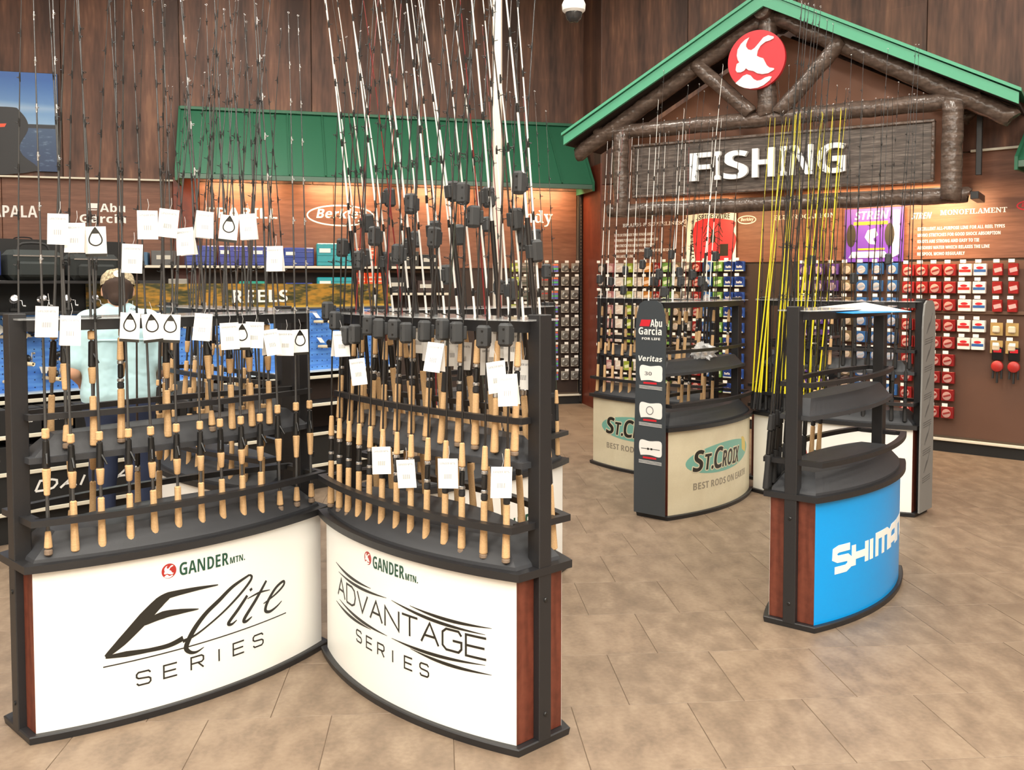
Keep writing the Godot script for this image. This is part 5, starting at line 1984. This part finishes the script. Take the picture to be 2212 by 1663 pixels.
func poster_purple():
	var g := thing("poster", "purple line poster with white heading hanging beside the monofilament lettering", "poster")
	g.transform = frame_r * Transform3D(Basis.IDENTITY, Vector3(5.22, 2.185, 0.05))
	var s := st()
	box(s, Vector3(0, 0, 0), Vector3(0.62, 0.56, 0.02), 0.003)
	part("backing", s, mat_plain("poster_purple", c3(92, 58, 160), 0.35), g)
	s = st()
	prism(s, [Vector2(0.2, 0.25), Vector2(0.27, 0.25), Vector2(0.27, -0.2), Vector2(0.14, -0.27), Vector2(0.2, -0.18)], 0.01, 0.013)
	prism(s, [Vector2(-0.22, -0.17), Vector2(0.12, -0.17), Vector2(0.18, -0.235), Vector2(-0.26, -0.235)], 0.01, 0.013)
	text_into(s, "STREN", true, -0.2, 0.165, 0.34, 0.085, 0.01, 0.014, 0, 0.2)
	prism(s, [Vector2(-0.06, 0.05), Vector2(0.02, 0.07), Vector2(0.05, 0.0), Vector2(0.0, -0.04), Vector2(0.03, -0.1), Vector2(-0.04, -0.09), Vector2(-0.09, -0.02)], 0.01, 0.013)
	part("pale_print", s, mat_plain("poster_pale", c3(214, 208, 230), 0.4), g)
	s = st()
	box(s, Vector3(-0.03, 0.125, 0.011), Vector3(0.36, 0.035, 0.004))
	box(s, Vector3(-0.02, -0.145, 0.011), Vector3(0.28, 0.018, 0.004))
	part("yellow_band", s, mat_plain("poster_yellow", c3(232, 178, 40), 0.4), g)
	for x in [-0.235, 0.17]:
		s = st()
		prism(s, ellipse(x, 0.0, 0.05, 0.12, 20), 0.01, 0.014)
		part("black_fish", s, M.ink, g)


func poster_lake():
	var n := FastNoiseLite.new()
	n.seed = 9
	n.frequency = 0.03
	var t := picture(128, 128, func(u: float, v: float) -> Color:
		var c: Color
		if v < 0.52:
			c = c3(42, 98, 176).lerp(c3(150, 186, 218), clampf(v * 1.9 - u * 0.15, 0, 1))
			c = c.lerp(c3(206, 220, 230), clampf(1.0 - absf(v - 0.36) * 9.0 - u * 0.6, 0, 1) * 0.8)
		elif v < 0.565:
			c = c3(36, 40, 48)
		else:
			c = c3(60, 86, 120).lerp(c3(34, 56, 92), clampf((v - 0.55) * 2.2, 0, 1))
			c = c.lerp(c3(150, 170, 190), clampf(n.get_noise_2d(u * 260, v * 900) * 1.4 - 0.35, 0, 1))
		return c)
	var g := thing("poster", "blue lake photo panel with a black outboard motor at the upper left", "picture")
	g.transform = frame_a * Transform3D(Basis.IDENTITY, Vector3(-6.3, 3.61, 0.03))
	var s := st()
	box(s, Vector3(0, 0, -0.008), Vector3(1.29, 1.17, 0.016), 0.002)
	part("panel", s, M.ink, g)
	part("lake_print", print_quad(1.285, 1.165, 0.001), mat_tex("lake_print", t, 0.4), g)
	s = st()
	prism(s, smooth_line([Vector2(-0.2, 0.16), Vector2(0.15, 0.165), Vector2(0.22, 0.13), Vector2(0.3, 0.02), Vector2(0.31, -0.1), Vector2(0.22, -0.28), Vector2(0.25, -0.4), Vector2(0.4, -0.58), Vector2(-0.3, -0.58), Vector2(-0.3, 0.1)], 4), 0.0012, 0.0025)
	part("motor_print", s, mat_plain("motor_print", c3(26, 27, 32), 0.4), g)
	s = st()
	prism(s, [Vector2(-0.2, -0.05), Vector2(0.08, -0.03), Vector2(0.06, -0.07), Vector2(-0.2, -0.1)], 0.0025, 0.0035)
	part("orange_flash", s, M.case_orange, g)


# ---------------------------------------------------------------- the man at the counter

func sdf_into(s: SurfaceTool, bones: Array, cell: float, k: float):     # bones: [a, b, radius a, radius b]
	var lo := Vector3.ONE * 99.0
	var hi := -lo
	for q in bones:
		var r: float = maxf(q[2], q[3]) + 3.0 * k + cell
		lo = lo.min(q[0] - Vector3.ONE * r).min(q[1] - Vector3.ONE * r)
		hi = hi.max(q[0] + Vector3.ONE * r).max(q[1] + Vector3.ONE * r)
	var nx := int((hi.x - lo.x) / cell) + 2
	var ny := int((hi.y - lo.y) / cell) + 2
	var nz := int((hi.z - lo.z) / cell) + 2
	var f := PackedFloat32Array()
	f.resize(nx * ny * nz)
	for q in bones:
		var a: Vector3 = q[0]
		var ab: Vector3 = q[1] - a
		var ll := maxf(ab.length_squared(), 1e-9)
		var r: float = maxf(q[2], q[3]) + 3.5 * k
		var p0: Vector3 = (q[0].min(q[1]) - Vector3.ONE * r - lo) / cell
		var p1: Vector3 = (q[0].max(q[1]) + Vector3.ONE * r - lo) / cell
		for z in range(maxi(0, int(p0.z)), mini(nz, int(p1.z) + 2)):
			for y in range(maxi(0, int(p0.y)), mini(ny, int(p1.y) + 2)):
				for x in range(maxi(0, int(p0.x)), mini(nx, int(p1.x) + 2)):
					var p := lo + Vector3(x, y, z) * cell - a
					var t := clampf(p.dot(ab) / ll, 0, 1)
					var d := (p - ab * t).length() - lerpf(q[2], q[3], t)
					f[(z * ny + y) * nx + x] += exp(-d / k)
	var at := {}
	var corner := [0, 1, nx, nx + 1, nx * ny, nx * ny + 1, nx * ny + nx, nx * ny + nx + 1]
	var off := []
	for i in 8:
		off.append(Vector3(i & 1, (i >> 1) & 1, i >> 2))
	var edges := [[0, 1], [2, 3], [4, 5], [6, 7], [0, 2], [1, 3], [4, 6], [5, 7], [0, 4], [1, 5], [2, 6], [3, 7]]
	for z in nz - 1:
		for y in ny - 1:
			var row := (z * ny + y) * nx
			for x in nx - 1:
				var i := row + x
				var mask := 0
				for c in 8:
					if f[i + corner[c]] > 1.0:
						mask |= 1 << c
				if mask == 0 or mask == 255:
					continue
				var sum := Vector3()
				var n := 0
				for e in edges:
					var m0: int = (mask >> e[0]) & 1
					var m1: int = (mask >> e[1]) & 1
					if m0 != m1:
						var v0 := log(maxf(f[i + corner[e[0]]], 1e-6))
						var v1 := log(maxf(f[i + corner[e[1]]], 1e-6))
						sum += off[e[0]].lerp(off[e[1]], v0 / (v0 - v1))
						n += 1
				at[i] = lo + (Vector3(x, y, z) + sum / n) * cell
	s.set_smooth_group(1)
	var step := [1, nx, nx * ny]
	for i in at:
		for ax in 3:
			var u: int = step[(ax + 1) % 3]
			var v: int = step[(ax + 2) % 3]
			var inside0: bool = f[i] > 1.0
			var inside1: bool = f[i + step[ax]] > 1.0
			if inside0 == inside1 or not (at.has(i - u) and at.has(i - v) and at.has(i - u - v)):
				continue
			if inside0:
				quad(s, at[i - u - v], at[i - v], at[i], at[i - u])
			else:
				quad(s, at[i - u], at[i], at[i - v], at[i - u - v])
	s.set_smooth_group(-1)


func build_person():
	var g := thing("person", "man seen from behind in a pale blue short sleeved shirt and camouflage cap", "person", Vector3(-2.46, 0, -5.88), 0.42)
	var skin := []
	var V := func(x: float, y: float, z: float) -> Vector3: return Vector3(x, y, z)
	# trunk, neck and limbs of the body itself
	skin.append([V.call(-0.08, 1.36, 0), V.call(0.08, 1.36, 0), 0.1, 0.1])
	skin.append([V.call(0, 1.38, 0), V.call(0, 0.98, 0), 0.11, 0.11])
	skin.append([V.call(0, 1.42, 0.01), V.call(0, 1.56, -0.02), 0.062, 0.056])
	for k in [-1.0, 1.0]:
		skin.append([V.call(0.17 * k, 1.43, 0), V.call(0.265 * k, 1.15, 0.01), 0.056, 0.045])
		skin.append([V.call(0.265 * k, 1.15, 0.01), V.call(0.2 * k, 1.03, -0.22), 0.045, 0.029])
		skin.append([V.call(0.2 * k, 1.03, -0.22), V.call(0.19 * k, 1.03, -0.30), 0.031, 0.036])
		skin.append([V.call(0.095 * k, 0.93, 0), V.call(0.105 * k, 0.5, -0.01), 0.085, 0.055])
		skin.append([V.call(0.105 * k, 0.5, -0.01), V.call(0.115 * k, 0.09, 0.03), 0.055, 0.036])
		skin.append([V.call(0.115 * k, 0.06, 0.04), V.call(0.13 * k, 0.045, -0.13), 0.038, 0.034])
	var s := st()
	sdf_into(s, skin, 0.016, 0.014)
	# head with a face, looking down to the left
	var head := [[Vector3(0, 1.655, -0.015), Vector3(0, 1.64, -0.05), 0.084, 0.082], [Vector3(0, 1.60, -0.06), Vector3(0, 1.565, -0.085), 0.058, 0.038], [Vector3(0, 1.63, -0.13), Vector3(0, 1.605, -0.148), 0.011, 0.015],
		[Vector3(-0.018, 1.583, -0.123), Vector3(0.018, 1.583, -0.123), 0.009, 0.009], [Vector3(0.083, 1.645, -0.02), Vector3(0.088, 1.61, -0.024), 0.014, 0.01], [Vector3(-0.083, 1.645, -0.02), Vector3(-0.088, 1.61, -0.024), 0.014, 0.01],
		[Vector3(0, 1.58, -0.02), Vector3(0, 1.52, -0.005), 0.058, 0.058]]
	sdf_into(s, head, 0.007, 0.006)
	for k in [-1.0, 1.0]:
		var base := Vector3(0.19 * k, 1.03, -0.31)
		var hand := [[base + Vector3(-0.02, 0, 0), base + Vector3(0.02, 0, 0), 0.02, 0.02]]
		for i in 4:
			var r := base + Vector3(-0.03 + 0.02 * i, 0.005, -0.02)
			var l: float = [0.038, 0.046, 0.043, 0.034][i]
			hand.append([r, r + Vector3(0, -0.004, -l), 0.0098, 0.009])
			hand.append([r + Vector3(0, -0.004, -l), r + Vector3(0, -0.03, -l - 0.02), 0.009, 0.0075])
		hand.append([base + Vector3(-0.025 * k, 0, 0.01), base + Vector3(-0.055 * k, -0.012, -0.02), 0.0115, 0.0098])
		hand.append([base + Vector3(-0.055 * k, -0.012, -0.02), base + Vector3(-0.058 * k, -0.022, -0.048), 0.0098, 0.008])
		sdf_into(s, hand, 0.005, 0.003)
	part("body", s, M.skin, g)
	for k in [-1.0, 1.0]:
		s = st()
		lathe(s, [Vector2(0, -0.011), Vector2(0.009, -0.006), Vector2(0.011, 0), Vector2(0.009, 0.006), Vector2(0, 0.011)], 10, Transform3D(Basis.IDENTITY, Vector3(0.031 * k, 1.645, -0.121)))
		part("eye", s, M.letter_white, g)
	# pale shirt
	var shirt := [[Vector3(-0.1, 1.37, 0), Vector3(0.1, 1.37, 0), 0.125, 0.125], [Vector3(-0.095, 1.36, 0.01), Vector3(-0.085, 1.0, 0.015), 0.125, 0.125], [Vector3(0.095, 1.36, 0.01), Vector3(0.085, 1.0, 0.015), 0.125, 0.125],
		[Vector3(-0.16, 1.445, 0), Vector3(0.16, 1.445, 0), 0.072, 0.072], [Vector3(-0.05, 1.5, 0), Vector3(0.05, 1.5, 0), 0.06, 0.06], [Vector3(-0.09, 1.0, 0.01), Vector3(0.09, 1.0, 0.01), 0.135, 0.135]]
	for k in [-1.0, 1.0]:
		shirt.append([Vector3(0.175 * k, 1.43, 0), Vector3(0.245 * k, 1.21, 0.008), 0.079, 0.073])
	s = st()
	sdf_into(s, shirt, 0.013, 0.012)
	var cloth := mat_plain("shirt_blue", c3(174, 208, 216), 0.85)
	cloth.rim_enabled = true
	cloth.rim = 0.3
	cloth.normal_enabled = true
	cloth.normal_texture = bump(noise_image(128, 128, 0.02, 121, 3), 6.0)
	cloth.normal_scale = 0.7
	cloth.uv1_triplanar = true
	cloth.uv1_scale = Vector3.ONE * 2.2
	part("shirt", s, cloth, g)
	s = st()
	lathe(s, [Vector2(0.066, 1.505), Vector2(0.084, 1.5), Vector2(0.076, 1.55), Vector2(0.064, 1.56), Vector2(0.062, 1.52)], 18, Transform3D(Basis(Vector3.RIGHT, 0.12), Vector3(0, -0.005, -0.175)))
	part("collar", s, cloth, g)
	s = st()
	box(s, Vector3(0, 1.335, 0.142), Vector3(0.3, 0.012, 0.012), 0.004)
	part("yoke_flap", s, cloth, g)
	var legs := [[Vector3(-0.09, 0.93, 0.01), Vector3(0.09, 0.93, 0.01), 0.13, 0.13]]
	for k in [-1.0, 1.0]:
		legs.append([Vector3(0.095 * k, 0.92, 0.01), Vector3(0.105 * k, 0.5, 0), 0.108, 0.078])
		legs.append([Vector3(0.105 * k, 0.5, 0), Vector3(0.115 * k, 0.1, 0.03), 0.078, 0.07])
	s = st()
	sdf_into(s, legs, 0.014, 0.012)
	part("trousers", s, mat_plain("trousers_navy", c3(36, 46, 72), 0.9), g)
	for k in [-1.0, 1.0]:
		s = st()
		sdf_into(s, [[Vector3(0.115 * k, 0.055, 0.06), Vector3(0.13 * k, 0.048, -0.14), 0.052, 0.046], [Vector3(0.115 * k, 0.1, 0.03), Vector3(0.115 * k, 0.05, 0.03), 0.05, 0.05]], 0.012, 0.008)
		part("shoe", s, mat_plain("shoe", c3(70, 56, 44), 0.7), g)
	s = st()
	sdf_into(s, [[Vector3(0, 1.66, 0.005), Vector3(0, 1.60, 0.03), 0.088, 0.06], [Vector3(-0.06, 1.64, 0.0), Vector3(-0.068, 1.60, -0.01), 0.032, 0.018], [Vector3(0.06, 1.64, 0.0), Vector3(0.068, 1.60, -0.01), 0.032, 0.018]], 0.008, 0.006)
	part("hair", s, mat_plain("hair", c3(58, 42, 34), 0.8), g)
	var camo := mat_tex("camo_cap", noise_tex(128, [[128, 128, 0.06, 131, 1.0], [128, 128, 0.2, 132, 0.4]], [[0.0, c3(84, 74, 58)], [0.45, c3(150, 136, 108)], [0.6, c3(196, 182, 150)], [1.0, c3(216, 206, 180)]]), 0.85, 7.0)
	s = st()
	var T := Transform3D(Basis(Vector3.RIGHT, -0.22), Vector3(0, 1.672, -0.022))
	lathe(s, [Vector2(0.0985, -0.005), Vector2(0.101, 0.02), Vector2(0.092, 0.058), Vector2(0.064, 0.088), Vector2(0.02, 0.1), Vector2(0, 0.101)], 20, T)
	lathe(s, [Vector2(0, 0.099), Vector2(0.009, 0.1), Vector2(0.008, 0.106), Vector2(0, 0.108)], 8, T)
	part("cap_crown", s, camo, g)
	s = st()
	prism(s, smooth_line([Vector2(-0.088, 0.05), Vector2(-0.085, 0.12), Vector2(-0.045, 0.165), Vector2(0, 0.175), Vector2(0.045, 0.165), Vector2(0.085, 0.12), Vector2(0.088, 0.05)], 4), -0.003, 0.003, Transform3D(Basis(Vector3.RIGHT, Vector3.FORWARD, UP), Vector3.ZERO) if false else T * Transform3D(Basis(Vector3.RIGHT, Vector3.FORWARD, UP), Vector3(0, 0.002, 0)))
	part("cap_brim", s, camo, g)
	s = st()
	lathe(s, [Vector2(0.0, 0), Vector2(0.026, 0), Vector2(0.026, 0.004), Vector2(0, 0.004)], 16, T * Transform3D(Basis(Vector3.RIGHT, Vector3(0, 0.35, 0.94).normalized(), Vector3(0, -0.94, 0.35).normalized()), Vector3(0, 0.05, 0.09)))
	part("cap_badge", s, M.strip_white, g)


# ---------------------------------------------------------------- boards, camera, pole, loose things

func build_small_things():
	var g := thing("security_camera", "white dome security camera hanging from the ceiling on a thin stem", "camera", Vector3(0.42, 0, -6.5))
	var s := st()
	lathe(s, [Vector2(0.0, 3.52), Vector2(0.062, 3.52), Vector2(0.078, 3.535), Vector2(0.081, 3.575), Vector2(0.07, 3.60), Vector2(0.03, 3.615), Vector2(0.026, 3.65), Vector2(0, 3.65)], 24)
	part("housing", s, mat_plain("camera_white", c3(240, 240, 240), 0.35), g)
	s = st()
	tube(s, [Vector3(0, 3.64, 0), Vector3(0, 5.95, 0)], 0.018, 10)
	part("stem", s, M.camera_white, g)
	s = st()
	lathe(s, [Vector2(0, 3.455), Vector2(0.03, 3.46), Vector2(0.05, 3.48), Vector2(0.058, 3.51), Vector2(0.058, 3.522), Vector2(0, 3.522)], 20)
	part("lens_dome", s, mat_plain("lens_dome", c3(60, 60, 62), 0.08, 0.2), g)

	g = thing("power_pole", "slim pale metal pole rising to the ceiling behind the white rods", "pole", Vector3(-0.095, 0, -6.2))
	s = st()
	box(s, Vector3(0, 2.97, 0), Vector3(0.062, 5.94, 0.062), 0.008)
	part("shaft", s, mat_plain("pole_metal", c3(206, 198, 186), 0.35, 0.3), g)
	s = st()
	box(s, Vector3(0, 0.012, 0), Vector3(0.14, 0.024, 0.14), 0.004)
	part("foot_plate", s, M.pole_metal, g)

	var TA := rack_place(1.02, -6.70, 0.71)
	var TC := rack_place(2.96, -6.81, -0.83)
	var TS := rack_place(1.37, -4.55, 0.69)
	end_board(TA, false)
	end_board(TC, true)

	g = thing("brochure", "stiff white and blue sheet lying folded across the top of the blue rack", "brochure")
	var p := [Vector3(1.48, 1.541, -5.0), Vector3(1.66, 1.536, -4.58), Vector3(2.02, 1.54, -4.76), Vector3(2.0, 1.575, -5.34)]
	for q in [[p[0], p[1], p[2], "blue_fold", M.sky_blue], [p[0], p[2], p[3], "white_fold", M.white_print]]:
		s = st()
		var dn := Vector3(0, -0.002, 0)
		tri(s, q[0], q[1], q[2])
		tri(s, q[2] + dn, q[1] + dn, q[0] + dn)
		for e in [[0, 1], [1, 2], [2, 0]]:
			quad(s, q[e[0]] + dn, q[e[1]] + dn, q[e[1]], q[e[0]])
		part(q[3], s, q[4], g)

	g = thing("plastic_bag", "crumpled clear plastic bag left on the cream rack's middle tray", "bag")
	g.transform = TA * Transform3D(Basis.IDENTITY, Vector3(-0.03, 1.165, 0.06))
	var n := FastNoiseLite.new()
	n.seed = 14
	n.frequency = 9.0
	s = st()
	var rows := []
	for i in 13:
		var row := []
		for j in 24:
			var d := Vector3(0, cos(PI * i / 12.0), 0) + Vector3(cos(TAU * j / 24.0), 0, sin(TAU * j / 24.0)) * sin(PI * i / 12.0)
			var r := 1.0 + 0.75 * n.get_noise_3dv(d * 0.3) + 0.4 * n.get_noise_3dv(d * 0.8)
			row.append(Vector3(d.x * 0.125, d.y * 0.06, d.z * 0.07) * r)
		rows.append(row)
	for i in 12:
		for j in 24:
			var k := (j + 1) % 24
			quad(s, rows[i + 1][j], rows[i][j], rows[i][k], rows[i + 1][k])
	var film := mat_plain("bag_clear", Color(0.9, 0.91, 0.92, 0.45), 0.2)
	film.transparency = BaseMaterial3D.TRANSPARENCY_ALPHA
	part("film", s, film, g)


func end_board(T: Transform3D, grey: bool):
	var g := thing("tall_board", "tall black advertising board with white pads on the end of the cream rack" if not grey else "tall grey advertising board standing on the end of the far white rack", "advertising board")
	g.transform = T * Transform3D(Basis(Vector3.BACK, UP, Vector3.LEFT), Vector3(-L / 2 - 0.05, 0, 0))
	var s := st()
	var w := 0.125
	var pts := [Vector2(-w - 0.006, 0.035), Vector2(w, 0.035), Vector2(w, 0.6), Vector2(w - 0.004, 1.0), Vector2(w, 1.36), Vector2(w - 0.012, 1.47), Vector2(w - 0.035, 1.535), Vector2(w - 0.075, 1.56), Vector2(-w + 0.07, 1.56), Vector2(-w + 0.03, 1.535), Vector2(-w + 0.008, 1.45), Vector2(-w, 1.36), Vector2(-w + 0.004, 1.0), Vector2(-w - 0.008, 0.5)]
	prism(s, pts, 0.0, 0.012)
	part("board", s, mat_plain("board_slate", c3(58, 64, 69), 0.45) if not grey else mat_plain("board_grey", c3(126, 126, 124), 0.5), g)
	s = st()
	for y in [0.3, 1.3]:
		box(s, Vector3(0, y, -0.012), Vector3(0.1, 0.04, 0.028))
	part("mounting", s, M.black_metal, g)
	if grey:
		for i in 6:
			s = st()
			var y := 1.38 - i * 0.2
			ribbon(s, smooth_line([Vector2(-0.06, y - 0.06), Vector2(-0.01, y), Vector2(0.02, y + 0.03), Vector2(0.05, y + 0.09)]), [0.004, 0.006, 0.01, 0.014, 0.018, 0.02, 0.022, 0.022, 0.02, 0.018, 0.014, 0.012, 0.01, 0.008, 0.006, 0.004, 0.003, 0.003, 0.003], 0, 0.012, 0.0135)
			for k in 3:
				ribbon(s, [Vector2(-0.09, y - 0.1 - k * 0.016), Vector2(0.07, y - 0.085 - k * 0.016)], 0.004, 0, 0.012, 0.0135)
			part("print", s, mat_plain("board_print", c3(84, 84, 84), 0.5), g)
		return
	var white := st()
	text_into(white, "Abu", true, 0.0, 1.375, 0.095, 0.055, 0.012, 0.0135)
	text_into(white, "Garcia", true, -0.098, 1.318, 0.19, 0.055, 0.012, 0.0135)
	text_into(white, "FOR LIFE", true, -0.07, 1.282, 0.15, 0.017, 0.012, 0.0135)
	text_into(white, "Veritas", true, -0.105, 1.13, 0.2, 0.04, 0.012, 0.0135, 0, 0.15)
	for y in [1.0, 0.735, 0.465]:
		for k in 3:
			ribbon(white, [Vector2(-0.09, y - 0.045 - k * 0.009), Vector2(0.1, y - 0.05 - k * 0.009)], 0.003, 0, 0.012, 0.0135)
	part("lettering", white, M.white_flat, g)
	s = st()
	prism(s, [Vector2(-0.09, 1.378), Vector2(-0.01, 1.378), Vector2(0.004, 1.425), Vector2(-0.076, 1.425)], 0.012, 0.0135)
	for y in [0.975, 0.71, 0.44]:
		box(s, Vector3(0.0, y, 0.0125), Vector3(0.11, 0.013, 0.002))
	part("red_marks", s, M.sign_red, g)
	for i in 3:
		var y: float = [1.045, 0.78, 0.51][i]
		s = st()
		prism(s, smooth_line([Vector2(-0.075, y - 0.055), Vector2(0, y - 0.048), Vector2(0.09, y - 0.055), Vector2(0.1, y), Vector2(0.09, y + 0.055), Vector2(0, y + 0.05), Vector2(-0.075, y + 0.055), Vector2(-0.088, y), Vector2(-0.075, y - 0.055)], 4).slice(0, 32), 0.012, 0.0135)
		var pad := part("white_pad", s, M.white_flat, g)
		s = st()
		if i == 0:
			text_into(s, "30", true, -0.045, y - 0.015, 0.06, 0.026, 0.0135, 0.0145)
		elif i == 1:
			oval_ring(s, 0.0, y, 0.028, 0.028, 0.006)
		else:
			ribbon(s, [Vector2(-0.07, y - 0.005), Vector2(0.085, y - 0.005)], 0.004, 0, 0.0135, 0.0145)
			oval_ring(s, 0.0, y + 0.028, 0.012, 0.014, 0.003)
			box(s, Vector3(-0.012, y - 0.005, 0.014), Vector3(0.014, 0.014, 0.002))
			box(s, Vector3(0.016, y - 0.005, 0.014), Vector3(0.014, 0.014, 0.002))
		part("pad_print", s, M.ink_grey if i < 2 else M.ink, pad).position.z = 0.0135 if i == 1 else 0.0
